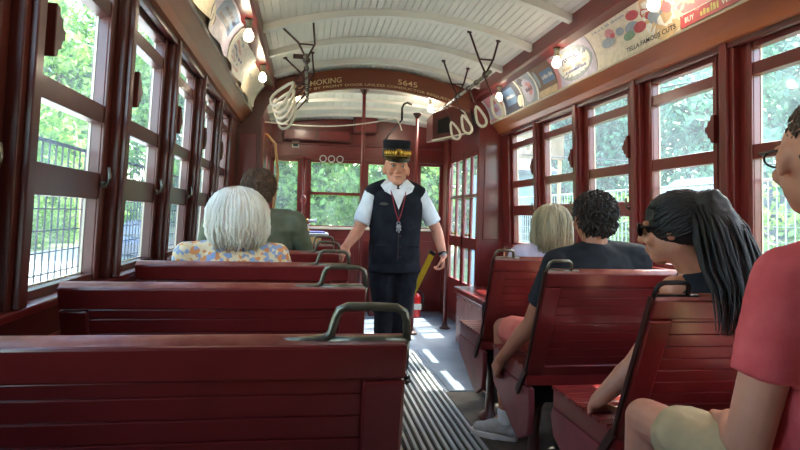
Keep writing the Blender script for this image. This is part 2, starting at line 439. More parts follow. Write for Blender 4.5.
# ------------------------------------------------------------------ lettered arch over the bulkhead
sg = thing('arch_sign', 'curved varnished board lettered NO SMOKING and 5645 spanning the ceiling over the bulkhead', 'sign', (CX, Y_END - .06, 2.4))
def top_z(a): return 2.56 - .13 * (a / .8) ** 2
mb = MB(); K = 30
for i in range(K):
    a0 = -.93 + 1.86 * i / K; a1 = -.93 + 1.86 * (i + 1) / K
    mb.hexa([(CX + a0, Y_END - .065, top_z(a0) - .135), (CX + a1, Y_END - .065, top_z(a1) - .135), (CX + a1, Y_END - .02, top_z(a1) - .135), (CX + a0, Y_END - .02, top_z(a0) - .135),
             (CX + a0, Y_END - .065, top_z(a0) + .05), (CX + a1, Y_END - .065, top_z(a1) + .05), (CX + a1, Y_END - .02, top_z(a1) + .05), (CX + a0, Y_END - .02, top_z(a0) + .05)])
mb.build('board', SIGNW, sg)
def arc_text(s, a0, a1, v0, h, name='painted_words'):
    vs, fs = text_tris(s, bold=.008)
    o3 = []
    for (u_, v_) in vs:
        a = a0 + (a1 - a0) * u_
        o3.append((CX + a, Y_END - .0665, top_z(a) - .135 + v0 + h * v_))
    m_ = MB(); m_.add(o3, fs); return m_.build(name, LETTER, sg)
arc_text('NO SMOKING', -.80, -.33, .062, .05)
arc_text('EXIT BY FRONT DOOR UNLESS CONDUCTOR REQUESTS', -.72, .76, .018, .027)
arc_text('5645', .21, .40, .062, .05)

# ------------------------------------------------------------------ grab rails, brackets and straps
def strap_rail(s, y0, y1, brs, label):
    X, Z = CX + s * .65, 2.265
    t = thing('strap_rail', label, 'handrail', (X, (y0 + y1) / 2, Z), 'strap rails under the ceiling')
    mb = MB(); mb.tube([(X, y0, Z), (X, y1, Z)], .013, 10); mb.build('rail', METAL, t, smooth=True)
    for k in range(int((y1 - y0) / .24)):
        y = y0 + .1 + k * .24
        mb = MB(); mb.tube([(X, y, Z), (X, y + .03, Z)], .019, 10); mb.build('collar', DMETAL, t, smooth=True)
    for y in brs:
        mb = MB(); zc = ceil_z(.65)
        for q in (-.11, .11):
            xx = X + (-.02 if s > 0 else -.07) + q
            mb.tube([(X, y, Z + .01), (X + q * .5, y, Z + .12), (xx, y, ceil_z(abs(xx - CX)) - .005)], .0075, 6)
            mb.lathe([(.018, -.006), (.018, .006)], (xx, y, ceil_z(abs(xx - CX)) - .006), 8)
        mb.tube([(X - .045, y, Z + .115), (X + .045, y, Z + .115)], .006, 6)
        mb.ell((X, y, Z + .005), (.026, .03, .026), nu=10, nv=8)
        mb.bar((X - .09, y + .01, Z + .03), (X - .02, y + .01, Z + .03), .012, .03) if s < 0 else None
        mb.build('bracket', DMETAL, t, smooth=False)
    return t
strap_rail(1, 4.06, 5.6, (4.17, 5.0), 'worn bronze strap rail on iron brackets over the right side of the aisle')
strap_rail(-1, 3.95, 5.6, (4.1, 4.95), 'worn bronze strap rail on iron brackets over the left seats')
def strap(s, y, ang, L, label, big=1.0):
    X, Z = CX + s * .65, 2.265
    t = thing('hand_strap', label, 'hand strap', (X, y, Z), 'white hand straps on the strap rails')
    D = V((s * math.sin(ang), 0, -math.cos(ang)))
    W = V((0, 1, 0)).lerp(V((s * math.cos(ang), 0, math.sin(ang))), .62 if s > 0 else .5).normalized()
    W = (W - D * W.dot(D)).normalized()
    o0 = V((X, y, Z))
    mb = MB(); mb.tube([o0 + V((0, 0, .02)), o0 + D * .01, o0 + D * L], [.008, .011, .007], 6, flat=.5)
    mb.lathe([(.012, -.008), (.018, -.008), (.018, .008), (.012, .008)], o0, 10, rot=Euler((PI / 2, 0, 0)).to_matrix())
    mb.build('hanger', CHAIN, t)
    pts = []
    for a, b in ((0, 0), (.018, .018), (.034, .05), (.047, .085), (.05, .11), (.042, .132), (.022, .146), (0, .15)):
        pts.append((a, b))
    full = [(a, b) for a, b in pts] + [(-a, b) for a, b in pts[-2:0:-1]]
    P = [o0 + D * (L - .008 + b * big) + W * a * big for a, b in full]
    mb = MB(); mb.tube(P, .0115, 8, closed=True); mb.build('loop', STRAP, t, smooth=True)
for i, y in enumerate((4.2, 4.62, 5.05, 5.45)):
    strap(1, y, math.radians(24), .165, 'white loop hand strap on the right rail, %s from the camera' % NTH[i], 1.15)
for i, y in enumerate((4.3, 4.58, 4.86, 5.16, 5.46)):
    strap(-1, y, math.radians(40), .15, 'white loop hand strap in the cluster on the left rail, %s from the camera' % NTH[i], 1.45)

# ------------------------------------------------------------------ bulbs
BULB = mat('lit_bulb', rgb(255, 232, 190), .3, emis=6)
def bulb(x, y, z, label, power=.85, group='bare bulbs under the lamp beams', tilt=0):
    t = thing('light_bulb', label, 'light bulb', (x, y, z), group)
    mb = MB(); mb.lathe([(.024, .095), (.026, .085), (.018, .08), (.016, .04), (.014, .036)], (x, y, z), 14); mb.build('socket', METAL, t, smooth=True)
    mb = MB(); mb.lathe([(.013, .04), (.016, .03), (.026, .012), (.030, -.006), (.026, -.022), (.015, -.033), (.003, -.037)], (x, y, z), 16); mb.build('glass_bulb', BULB, t, smooth=True)
    l = bpy.data.lights.new('bulb_light', 'POINT'); l.energy = power; l.color = (1, .86, .68); l.shadow_soft_size = .04
    lo = bpy.data.objects.new('bulb_light', l); COL.objects.link(lo); lo.parent = t
for i, y in enumerate((2.58, 3.68, 4.86)): bulb(CX + .985, y, 2.258, 'lit bare bulb hanging under the right lamp beam, %s from the camera' % NTH[i])
for i, y in enumerate((2.80, 3.57, 4.65)): bulb(CX - .985, y, 2.258, 'lit bare bulb hanging under the left lamp beam, %s from the camera' % NTH[i])
for y in (1.4,):
    for s in (-1, 1): bulb(CX + s, y, 2.265, 'lit bare bulb hanging under the %s lamp beam above the nearest benches' % ('left' if s < 0 else 'right'), 3)
bulb(1.22, 5.92, 2.33, 'lit vestibule bulb below the right end of the lettered arch', 7, 'vestibule bulbs')
bulb(-.13, 5.92, 2.37, 'lit vestibule bulb below the left end of the lettered arch', 7, 'vestibule bulbs')

# ------------------------------------------------------------------ advertising cards in the coves
def C3(s, y, t, lift):
    p, nrm = cove(t); p = p + nrm * lift
    return (CX + s * p.x, y, p.y)
def card(s, y0, y1, mats, art, label, t0=.03, t1=.97, curl=0):
    """mats[0] is the paper; art holds (kind, args..., material index) in card units, u reading along, v up"""
    def Y(u_): return (y1 + (y0 - y1) * u_) if s > 0 else (y0 + (y1 - y0) * u_)
    def lf(u_): return .004 + curl * (abs(2 * u_ - 1) ** 3) + (.012 * math.sin(u_ * 9 + y0 * 5) + .012 if curl else 0)
    def P(u_, v_, l): return C3(s, Y(u_), t0 + (t1 - t0) * v_, l + lf(u_))
    mb = MB(); NU, NV = 12, 8
    vs = [P(i / NU, j / NV, 0) for j in range(NV + 1) for i in range(NU + 1)] + [P(i / NU, j / NV, -.002) for j in range(NV + 1) for i in range(NU + 1)]
    M = (NU + 1) * (NV + 1); fs = []
    for j in range(NV):
        for i in range(NU):
            a = j * (NU + 1) + i; fs.append((a, a + 1, a + NU + 2, a + NU + 1)); fs.append((M + a, M + a + NU + 1, M + a + NU + 2, M + a + 1))
    per = [i for i in range(NU + 1)] + [j * (NU + 1) + NU for j in range(1, NV + 1)] + [NV * (NU + 1) + i for i in range(NU - 1, -1, -1)] + [j * (NU + 1) for j in range(NV - 1, 0, -1)]
    for k in range(len(per)): a, b = per[k], per[(k + 1) % len(per)]; fs.append((a, b, M + b, M + a))
    mb.add(vs, fs, 0)
    lift = .0012
    for it in art:
        k = it[0]; mi = it[-1]; lift += .0003
        if k == 'rect':
            _, a, b, c, e, _m = it; q = 8
            vs = [P(a + (b - a) * i / q, c + (e - c) * j / q, lift) for j in range(q + 1) for i in range(q + 1)]
            mb.add(vs, [(j * (q + 1) + i, j * (q + 1) + i + 1, (j + 1) * (q + 1) + i + 1, (j + 1) * (q + 1) + i) for j in range(q) for i in range(q)], mi)
        elif k == 'disc':
            _, a, b, ru, rv, _m = it; q = 20
            vs = [P(a, b, lift)] + [P(a + ru * .5 * math.cos(2 * PI * i / q), b + rv * .5 * math.sin(2 * PI * i / q), lift) for i in range(q)] + [P(a + ru * math.cos(2 * PI * i / q), b + rv * math.sin(2 * PI * i / q), lift) for i in range(q)]
            mb.add(vs, [(0, 1 + i, 1 + (i + 1) % q) for i in range(q)] + [(1 + i, q + 1 + i, q + 1 + (i + 1) % q, 1 + (i + 1) % q) for i in range(q)], mi)
        elif k == 'scrib':      # a line of writing too small to read
            _, a, b, c, e, _m = it; rr = random.Random(int(a * 999 + c * 77)); xx = a; vs = []; fs = []
            while xx < b:
                w_ = rr.uniform(.012, .022)
                if rr.random() > .16:
                    hh = rr.uniform(.55, 1); v0 = len(vs); q1, q2 = c, c + (e - c) * hh
                    vs += [P(xx, q1, lift), P(xx + w_ * .7, q1, lift), P(xx + w_ * .7, q2, lift), P(xx, q2, lift)]; fs.append((v0, v0 + 1, v0 + 2, v0 + 3))
                xx += w_
            mb.add(vs, fs, mi)
        elif k == 'text':
            _, st, a, b, c, e, _m = it
            tv, tf = text_tris(st, bold=.015)
            sl = it[6] if len(it) == 8 else 0
            mb.add([P(a + (b - a) * p, c + (e - c) * q_, lift) for p, q_ in tv], tf, mi)
    o = mb.build('advertising_card', mats)
    tag(o, label, 'advert card', 'advertising cards along the %s cove' % ('left' if s < 0 else 'right'))
CP = {k: mat('print_' + k, rgb(*c), .6, var=.12, scale=30) for k, c in dict(blue=(72, 84, 150), steel=(96, 124, 158), navy=(52, 56, 78), pink=(208, 138, 142), red=(186, 78, 82), grey=(150, 158, 166),
      cream=(222, 210, 186), lilac=(196, 188, 206), tan=(206, 176, 136), green=(120, 150, 120), yellow=(214, 196, 110), white=(230, 226, 216), black=(34, 30, 36), brown=(120, 84, 62)).items()}
def M_(*k): return [CP[x] for x in k]
card(1, 1.25, 2.60, M_('navy', 'pink', 'yellow', 'red', 'white', 'cream'),
     [('disc', .10, .62, .13, .5, 1), ('disc', .26, .8, .12, .35, 1), ('disc', .03, .45, .06, .35, 5), ('scrib', .36, .62, .62, .86, 2), ('disc', .8, .6, .12, .35, 5),
      ('rect', 0, 1, .0, .24, 3), ('rect', 0, 1, .235, .25, 4), ('text', 'BUY', .025, .075, .07, .17, 4), ('scrib', .09, .19, .06, .2, 2), ('text', 'WAR BONDS', .21, .40, .07, .17, 4)],
     'dark advertising card with a pink figure above a red strip about war bonds')
card(1, 2.61, 3.42, M_('cream', 'pink', 'red', 'grey', 'green', 'black', 'tan', 'white'),
     [('disc', .88, .55, .2, .6, 6), ('disc', .84, .5, .17, .48, 7), ('disc', .74, .66, .07, .14, 2), ('disc', .80, .50, .08, .16, 3), ('disc', .88, .72, .06, .12, 2), ('disc', .92, .55, .05, .12, 1), ('disc', .60, .78, .07, .11, 2),
      ('disc', .54, .55, .08, .12, 3), ('disc', .62, .46, .07, .12, 2), ('disc', .48, .4, .07, .1, 4), ('disc', .28, .66, .06, .14, 1), ('disc', .22, .5, .09, .12, 3), ('disc', .30, .6, .03, .06, 2), ('disc', .40, .6, .05, .1, 3),
      ('scrib', .1, .6, .86, .92, 3), ('text', 'TELLA FAMOUS CUTS', .42, .97, .06, .16, 5)],
     'cream advertising card with red and grey flowers lettered FAMOUS CUTS')
card(1, 3.43, 4.00, M_('lilac', 'white', 'cream', 'blue', 'grey', 'tan', 'pink'),
     [('disc', .52, .5, .44, .47, 4), ('disc', .5, .5, .40, .43, 1), ('rect', 0, .1, 0, 1, 6), ('text', 'Hysterettes', .14, .86, .56, .76, 3), ('scrib', .2, .8, .40, .48, 5), ('scrib', .26, .78, .28, .36, 3), ('scrib', .3, .6, .82, .88, 5)],
     'pale lilac advertising card with a round white label and blue lettering')
card(1, 4.01, 4.34, M_('brown', 'steel', 'tan', 'grey', 'white'), [('rect', .3, .95, .35, .75, 1), ('scrib', .35, .9, .5, .65, 4), ('rect', 0, 1, 0, .2, 2), ('disc', .1, .6, .08, .3, 3)], 'brown advertising card with a blue panel beside the round white label')
card(1, 4.35, 4.66, M_('grey', 'lilac', 'navy', 'white', 'pink'), [('disc', .4, .45, .35, .4, 1), ('disc', .2, .8, .2, .15, 2), ('disc', .5, .5, .2, .25, 4), ('rect', .9, 1, 0, 1, 3), ('scrib', .25, .7, .4, .55, 2)], 'grey advertising card with a lilac disc, third from the lettered arch')
card(1, 4.67, 5.16, M_('navy', 'steel', 'cream', 'white', 'grey'), [('rect', .22, .72, .25, .85, 1), ('scrib', .3, .66, .5, .62, 3), ('disc', .85, .25, .13, .2, 2), ('rect', 0, .08, 0, 1, 3), ('rect', .93, 1, 0, 1, 3)], 'dark blue advertising card with a steel blue square and white stripes')
card(1, 5.17, 5.60, M_('pink', 'white', 'lilac', 'red'), [('rect', .1, .9, .1, .6, 2), ('rect', 0, .1, 0, 1, 1), ('scrib', .3, .7, .3, .5, 3)], 'pinkish advertising card next to the front bulkhead on the right')
card(-1, 4.5, 5.4, M_('cream', 'grey', 'tan'), [('scrib', .1, .4, .6, .7, 1), ('rect', .02, .98, .02, .04, 2)], 'plain cream advertising card near the front bulkhead on the left', curl=.012)
card(-1, 3.72, 4.48, M_('white', 'grey', 'pink', 'tan', 'blue'), [('scrib', .12, .5, .78, .86, 1), ('scrib', .1, .62, .62, .72, 2), ('scrib', .1, .72, .46, .56, 4), ('scrib', .12, .66, .3, .4, 1), ('scrib', .12, .7, .16, .24, 2)],
     'white advertising card with lines of faded handwriting on the left', curl=.014)
card(-1, 3.0, 3.70, M_('lilac', 'steel', 'cream', 'navy', 'brown'), [('rect', .3, .9, .45, .95, 1), ('rect', .36, .84, .5, .6, 3), ('disc', .2, .3, .15, .22, 2), ('disc', .3, .3, .06, .12, 4), ('scrib', .4, .85, .72, .84, 3)],
     'lilac advertising card with a blue panel, curling away on the left', curl=.018)
card(-1, 2.1, 2.98, M_('cream', 'tan', 'grey', 'brown'), [('disc', .6, .5, .3, .3, 1), ('disc', .6, .5, .2, .2, 2), ('disc', .2, .6, .1, .3, 3), ('scrib', .4, .8, .45, .58, 3)],
     'curling cream advertising card nearest the camera on the left', curl=.02)

# ------------------------------------------------------------------ front vestibule
VY = 7.32
def vp(a): return CX + a
mb = MB()
for i in range(24):
    a0 = -1.1 + 2.2 * i / 24; a1 = -1.1 + 2.2 * (i + 1) / 24
    zf = lambda a, y: 2.50 - .10 * (a / 1.1) ** 2 - (.10 if y > 7 else 0)
    mb.hexa([(vp(a0) + .002, Y_END, zf(a0, 5)), (vp(a1) - .002, Y_END, zf(a1, 5)), (vp(a1) - .002, VY, zf(a1, 8)), (vp(a0) + .002, VY, zf(a0, 8)),
             (vp(a0), Y_END, 2.56), (vp(a1), Y_END, 2.56), (vp(a1), VY, 2.56), (vp(a0), VY, 2.56)])
vc = struct(mb.build('ceiling_vestibule', WHITE))
for k, y in enumerate((5.95, 6.3, 6.65, 7.0)):
    mb = MB()
    for i in range(16):
        a0 = -1.08 + 2.16 * i / 16; a1 = -1.08 + 2.16 * (i + 1) / 16
        z = lambda a: 2.50 - .10 * (a / 1.1) ** 2 - .10 * (y - Y_END) / (VY - Y_END)
        mb.hexa([(vp(a0), y, z(a0) - .03), (vp(a1), y, z(a1) - .03), (vp(a1), y + .05, z(a1) - .03), (vp(a0), y + .05, z(a0) - .03),
                 (vp(a0), y, z(a0) + .02), (vp(a1), y, z(a1) + .02), (vp(a1), y + .05, z(a1) + .02), (vp(a0), y + .05, z(a0) + .02)])
    mb.build('roof_rib', WHITE, vc)
# front wall around its windows; openings in x at z 1.05..1.87
ops = [(-1.06, -.73), (-.61, .04), (.10, .62), (.77, 1.06)]
mb = MB(); mb.box(vp(-1.15), vp(1.15), VY, VY + .06, 0, 1.05); mb.box(vp(-1.15), vp(1.15), VY, VY + .06, 1.87, 2.56)
xs = [-1.15] + [e for a in ops for e in a] + [1.15]
for k in range(0, len(xs), 2): mb.box(vp(xs[k]), vp(xs[k + 1]), VY, VY + .06, 1.05, 1.87)
fw = struct(mb.build('wall_front', RED))
mb = MB(); mb.box(vp(-1.1), vp(1.1), VY - .05, VY + .01, 1.025, 1.055); mb.build('sill', CREAM, fw, bevel=.004)
mb = MB(); mb.box(vp(-1.1), vp(1.1), VY - .03, VY + .01, 1.885, 1.91); mb.box(vp(-1.1), vp(1.1), VY - .025, VY + .01, 2.06, 2.08); mb.build('moulding', RED, fw, bevel=.004)
for a, b in ((-1.0, -.55), (-.5, .0), (.05, .5), (.55, 1.0)):
    mb = MB(); mb.box(vp(a), vp(b), VY - .012, VY, .15, .9); mb.build('raised_panel', RED, fw, bevel=.005)
for a in (-.67, .07):
    mb = MB(); mb.box(vp(a) - .03, vp(a) + .03, VY - .03, VY, 1.05, 1.88); mb.build('post', RED, fw, bevel=.004)
for k, (a, b) in enumerate(ops):
    wn += 1
    mb = MB(); f_ = .022
    mb.box(vp(a), vp(a) + f_, VY, VY + .045, 1.05, 1.87); mb.box(vp(b) - f_, vp(b), VY, VY + .045, 1.05, 1.87)
    mb.box(vp(a), vp(b), VY, VY + .045, 1.05, 1.07); mb.box(vp(a), vp(b), VY, VY + .045, 1.85, 1.87)
    if k in (1, 2): mb.box(vp(a), vp(b), VY, VY + .045, 1.45, 1.485)
    w = struct(mb.build('window_%d' % wn, RED))
    mb = MB(); mb.box(vp(a) + .01, vp(b) - .01, VY + .02, VY + .024, 1.06, 1.86); mb.build('pane', GLASS_D, w)
# vestibule side walls with folding doors
for s, side in ((-1, 'left'), (1, 'right')):
    def bx(m_, y0, y1, z0, z1, d0=0, d1=.045): m_.box(*sorted((CX + s * (1.10 + d0 - .02), CX + s * (1.10 + d1 - .02))), y0, y1, z0, z1)
    mb = MB(); bx(mb, Y_END, 5.74, 0, 2.5); bx(mb, 6.95, VY + .05, 0, 2.5); bx(mb, 5.7, 7.0, 1.93, 2.5)
    struct(mb.build('wall_vestibule_' + side, RED))
    for kk, (ya, yb) in enumerate(((5.74, 6.34), (6.35, 6.95))):
        mb = MB()
        w_ = (yb - ya); st = .045
        cols = [(ya + st, ya + w_ / 2 - st / 2), (ya + w_ / 2 + st / 2, yb - st)]
        bx(mb, ya, yb, 0, .50, .005, .035); bx(mb, ya, yb, 1.86, 1.93, .005, .035); bx(mb, ya, yb, .88, 1.0, .005, .035); bx(mb, ya, yb, 1.43, 1.465, .005, .035)
        for q in ((ya, cols[0][0]), (cols[0][1], cols[1][0]), (cols[1][1], yb)): bx(mb, q[0], q[1], .5, 1.86, .005, .035)
        dr = struct(mb.build('door_%d' % ((1 if s < 0 else 3) + kk), RED, bevel=.003))
        for c in cols:
            for za, zb in ((.5, .88), (1.0, 1.43), (1.465, 1.86)):
                g = MB(); bx(g, c[0] - .003, c[1] + .003, za - .003, zb + .003, .018, .021); g.build('pane', GLASS_D, dr)
        g = MB(); bx(g, (ya + yb) / 2 - .06, (ya + yb) / 2 + .06, 1.02, 1.04, -.03, .0); bx(g, (ya + yb) / 2 - .06, (ya + yb) / 2 - .045, 1.02, 1.04, -.02, .01); bx(g, (ya + yb) / 2 + .045, (ya + yb) / 2 + .06, 1.02, 1.04, -.02, .01)
        g.build('handle', BRASS, dr)
# curved tan door post with its brass handrail on the left of the vestibule
t = thing('folded_door_leaf', 'tan edged folded door leaf standing beside the left vestibule opening', 'door leaf', (-.36, 6.0, 0))
TANW = mat('tan_wood', rgb(168, 124, 78), .45, scale=8, stretch=(1, 1, .1), col2=rgb(196, 152, 98))
mb = MB(); mb.box(-.46, -.44, 5.85, 6.2, .02, 2.02); mb.build('leaf', REDB, t, bevel=.004)
mb = MB(); mb.bar((-.455, 5.84, .02), (-.455, 5.84, 2.02), .035, .03); mb.build('edge_strip', TANW, t, bevel=.003)
mb = MB(); mb.tube([(-.40, 5.83, .75), (-.34, 5.83, 1.2), (-.30, 5.83, 1.6), (-.33, 5.83, 1.88), (-.42, 5.83, 1.98)], .014, 8); mb.build('grab_rail', TANW, t, smooth=True)

# poles
def pole(x, y, z1, r_, label, foot=True):
    t = thing('stanchion', label, 'pole', (x, y, 0), 'red stanchions by the vestibule')
    mb = MB(); mb.tube([(x, y, 0), (x, y, z1)], r_, 12); mb.build('shaft', RED, t, smooth=True)
    mb = MB(); mb.lathe([(.06, 0), (.06, .012), (.04, .022), (r_ + .004, .05), (r_ + .003, .07)], (x, y, 0), 16); mb.build('foot', DMETAL, t, smooth=True)
    mb = MB(); mb.lathe([(r_ + .003, z1 - .05), (r_ + .006, z1 - .04), (.045, z1 - .008), (.045, z1)], (x, y, 0), 16); mb.build('flange', DMETAL, t, smooth=True)
pole(.535, 5.92, 2.48, .018, 'red stanchion rising to the vestibule ceiling left of the conductor')
pole(1.085, 5.92, 2.27, .018, 'red stanchion with a flat flange just behind and right of the conductor')
pole(1.50, 6.2, 2.42, .022, 'red door stanchion at the far end of the wall bench')
mb = MB(); mb.tube([(.93, 5.95, 2.2), (.93, 5.95, 2.32), (.945, 5.95, 2.36), (.98, 5.95, 2.38), (1.03, 5.95, 2.36)], .012, 8); mb.tube([(.93, 5.95, 2.2), (.93, 7.3, 2.16)], .008, 6)
tag(mb.build('hooked_pipe', BLACKM, smooth=True), 'black hooked pipe end above the conductor cap', 'pipe')
# boxes on the front header
t = thing('destination_box', 'red wooden roller sign box with a dark opening hanging right of the arch', 'sign box', (1.45, 5.95, 2.1))
mb = MB(); mb.hexa([(1.22, 5.80, 1.99), (1.60, 5.72, 2.08), (1.62, 6.3, 2.08), (1.26, 6.3, 2.02), (1.22, 5.80, 2.26), (1.60, 5.72, 2.40), (1.62, 6.3, 2.40), (1.26, 6.3, 2.28)]); mb.build('case', REDB, t, bevel=.006)
mb = MB(); mb.hexa([(1.27, 5.785, 2.05), (1.39, 5.76, 2.07), (1.39, 5.78, 2.07), (1.27, 5.80, 2.05), (1.27, 5.785, 2.19), (1.39, 5.76, 2.24), (1.39, 5.78, 2.24), (1.27, 5.80, 2.19)]); mb.build('opening', BLACKM, t)
mb = MB(); mb.bar((1.215, 5.795, 1.985), (1.61, 5.71, 2.075), .012, .012); mb.build('edge_trim', STRAP, t)
mb = MB(); mb.tube([(1.44, 5.7, 2.33), (1.52, 5.7, 2.27), (1.60, 5.7, 2.12)], .009, 6); mb.build('cord', STRAP, t, smooth=True)
t = thing('junction_box', 'square red control box on the front header above the centre window', 'control box', (.69, 7.25, 2.3))
mb = MB(); mb.box(.53, .82, 7.15, VY, 2.22, 2.46); mb.build('case', REDB, t, bevel=.008)
mb = MB(); mb.box(.55, .80, 7.135, 7.155, 2.24, 2.44); mb.build('lid', RED, t, bevel=.006)
t = thing('header_cabinet', 'long low red cabinet along the front header left of centre', 'cabinet', (.1, 7.25, 2.2))
mb = MB(); mb.box(-.32, .50, 7.2, VY, 2.10, 2.24); mb.build('case', REDB, t, bevel=.006)
for q in (-.30, .11):
    mb = MB(); mb.box(q, q + .37, 7.185, 7.205, 2.115, 2.225); mb.build('door', RED, t, bevel=.004)
mb = MB(); mb.box(-.215, -.125, VY - .008, VY, 2.02, 2.17); o = mb.build('notice', PAPER); tag(o, 'small white notice with a black block on the red front header', 'notice')
mb = MB(); mb.box(-.20, -.14, VY - .011, VY - .008, 2.035, 2.08); mb.box(-.19, -.15, VY - .011, VY - .008, 2.10, 2.15); mb.build('print', INK, o)
for i, x in enumerate((.168, .272, .376)):
    t = thing('gauge', 'round brass rimmed gauge over the centre front window, %s of three' % ['left', 'middle', 'right'][i], 'gauge', (x, VY - .04, 1.895), 'three gauges over the centre window')
    R = Euler((PI / 2, 0, 0)).to_matrix()
    mb = MB(); mb.lathe([(.038, .0), (.045, .0), (.045, .03), (.032, .03), (.032, .02), (.038, .0)], (x, VY - .01, 1.895), 20, rot=R); mb.build('rim', STEEL, t, smooth=False)
    mb = MB(); mb.lathe([(.034, .0), (.034, .012)], (x, VY - .01, 1.895), 20, rot=R); mb.build('face', REDB, t)
mb = MB()
pts = []
for k in range(30):
    q = k / 29; x = -.44 + q * 1.3
    pts.append((x, 5.88, 2.10 - .06 * math.sin(q * PI) + .10 * q))
pts += [(.9, 5.88, 2.14), (.92, 5.88, 2.08)]
mb.tube(pts, .006, 6); tag(mb.build('signal_cord', STRAP, smooth=True), 'white signal cord slung across the vestibule', 'cord')
# controller cabinet with its brass handles
t = thing('controller_stand', 'brown wooden controller stand with dark top under the left front window', 'controller', (.0, 6.95, 0))
mb = MB(); mb.box(-.22, .16, 6.82, 7.18, 0, .95); mb.build('body', TANW, t, bevel=.01)
mb = MB(); mb.box(-.3, .24, 6.76, 7.22, .95, .99); mb.build('top', STEEL, t, bevel=.008)
mb = MB(); mb.box(-.27, .2, 6.80, 7.2, .99, 1.005); mb.build('mat', mat('purple_cloth', rgb(80, 70, 130), .8, var=.4, scale=20), t, bevel=.003)
mb = MB(); mb.box(-.02, .0, 6.81, 6.825, .1, .9); mb.box(.12, .14, 6.81, 6.825, .1, .9); mb.build('batten', BLACKM, t)
t = thing('brake_valve', 'brass brake valve with a crossed handle on the controller stand', 'brake valve', (-.02, 6.98, 1.005))
mb = MB(); mb.lathe([(.05, 1.005), (.05, 1.02), (.02, 1.04), (.016, 1.12), (.03, 1.13), (.02, 1.15)], (-.02, 6.98, 0), 16); mb.build('stem', BRASS, t, smooth=True)
mb = MB(); mb.tube([(-.15, 6.92, 1.06), (-.02, 6.98, 1.13), (.08, 7.0, 1.13)], .013, 8); mb.tube([(-.1, 6.95, 1.02), (.03, 6.95, 1.09)], .013, 8); mb.ell((.09, 7.0, 1.13), (.02, .02, .03)); mb.build('handle', STEEL, t, smooth=True)
t = thing('handbrake_staff', 'red brake staff with a pear shaped ratchet on the post beside the centre window', 'brake staff', (-.06, 7.22, 1.0))
mb = MB(); mb.tube([(-.06, 7.22, 1.0), (-.06, 7.22, 1.9)], .014, 8); mb.build('staff', RED, t, smooth=True)
mb = MB(); mb.ell((-.06, 7.2, 1.38), (.035, .025, .06)); mb.build('ratchet', RED, t, smooth=True)
# fire extinguisher
t = thing('fire_extinguisher', 'small red fire extinguisher on the vestibule floor', 'fire extinguisher', (1.31, 6.9, 0))
EXR = mat('extinguisher_red', rgb(190, 30, 28), .3, var=.05)
mb = MB(); mb.lathe([(.04, 0), (.055, .01), (.055, .24), (.045, .275), (.018, .29), (.018, .30)], (1.31, 6.9, 0), 18); mb.build('cylinder', EXR, t, smooth=True)
mb = MB(); mb.box(1.258, 1.362, 6.84, 6.85, .10, .17); mb.build('label_plate', PAPER, t)
mb = MB(); mb.lathe([(.02, .30), (.022, .33)], (1.31, 6.9, 0), 10); mb.bar((1.31, 6.9, .34), (1.31, 6.80, .36), .02, .01); mb.bar((1.31, 6.9, .32), (1.31, 6.80, .32), .02, .01); mb.build('valve', BLACKM, t)
mb = MB(); mb.tube([(1.33, 6.9, .32), (1.39, 6.87, .28), (1.385, 6.86, .12)], .008, 6); mb.build('hose', RUBBER, t, smooth=True)
# red locker behind extinguisher
t = thing('tool_locker', 'red wooden locker against the front wall right of the conductor', 'locker', (1.0, 7.1, 0))
mb = MB(); mb.box(.75, 1.24, 6.98, VY - .04, 0, .88); mb.build('body', RED, t, bevel=.008)
for q in (.77, 1.005):
    mb = MB(); mb.box(q, q + .215, 6.965, 6.985, .06, .84); dq = mb.build('door', RED, t, bevel=.005)
    mb = MB(); mb.ell((q + .107, 6.955, .5), (.012, .014, .012)); mb.build('knob', BRASS, dq, smooth=True)

# wall bench at the front right
t = thing('wall_bench', 'long red wall bench with a screwed grey red front beside the door', 'bench', (1.62, 4.95, 0))
GREYRED = mat('lit_grey_red', rgb(128, 72, 68), .45, scale=5, col2=rgb(158, 112, 106), bump=.2)  # the grey in this red is light on the bench front, put into colour
mb = MB(); mb.hexa([(1.46, 4.25, 0), (1.9, 4.25, 0), (1.9, 5.58, 0), (1.46, 5.58, 0), (1.46, 4.25, .48), (1.9, 4.25, .48), (1.9, 5.58, .48), (1.46, 5.58, .48)]); mb.build('box', GREYRED, t, bevel=.01)
mb = MB(); mb.box(1.43, 1.92, 4.22, 5.6, .48, .54); mb.build('seat_board', SEATR, t, bevel=.015)
mb = MB()
for k in range(6):
    for z in (.06, .25, .44): mb.ell((1.456, 4.35 + k * .23, z), (.005, .009, .009), nu=8, nv=6)
mb.build('screws', STEEL, t, smooth=True)
mb = MB(); mb.box(1.84, 1.92, 4.25, 5.6, .60, .82); mb.build('back_board', SEATR, t, bevel=.01)

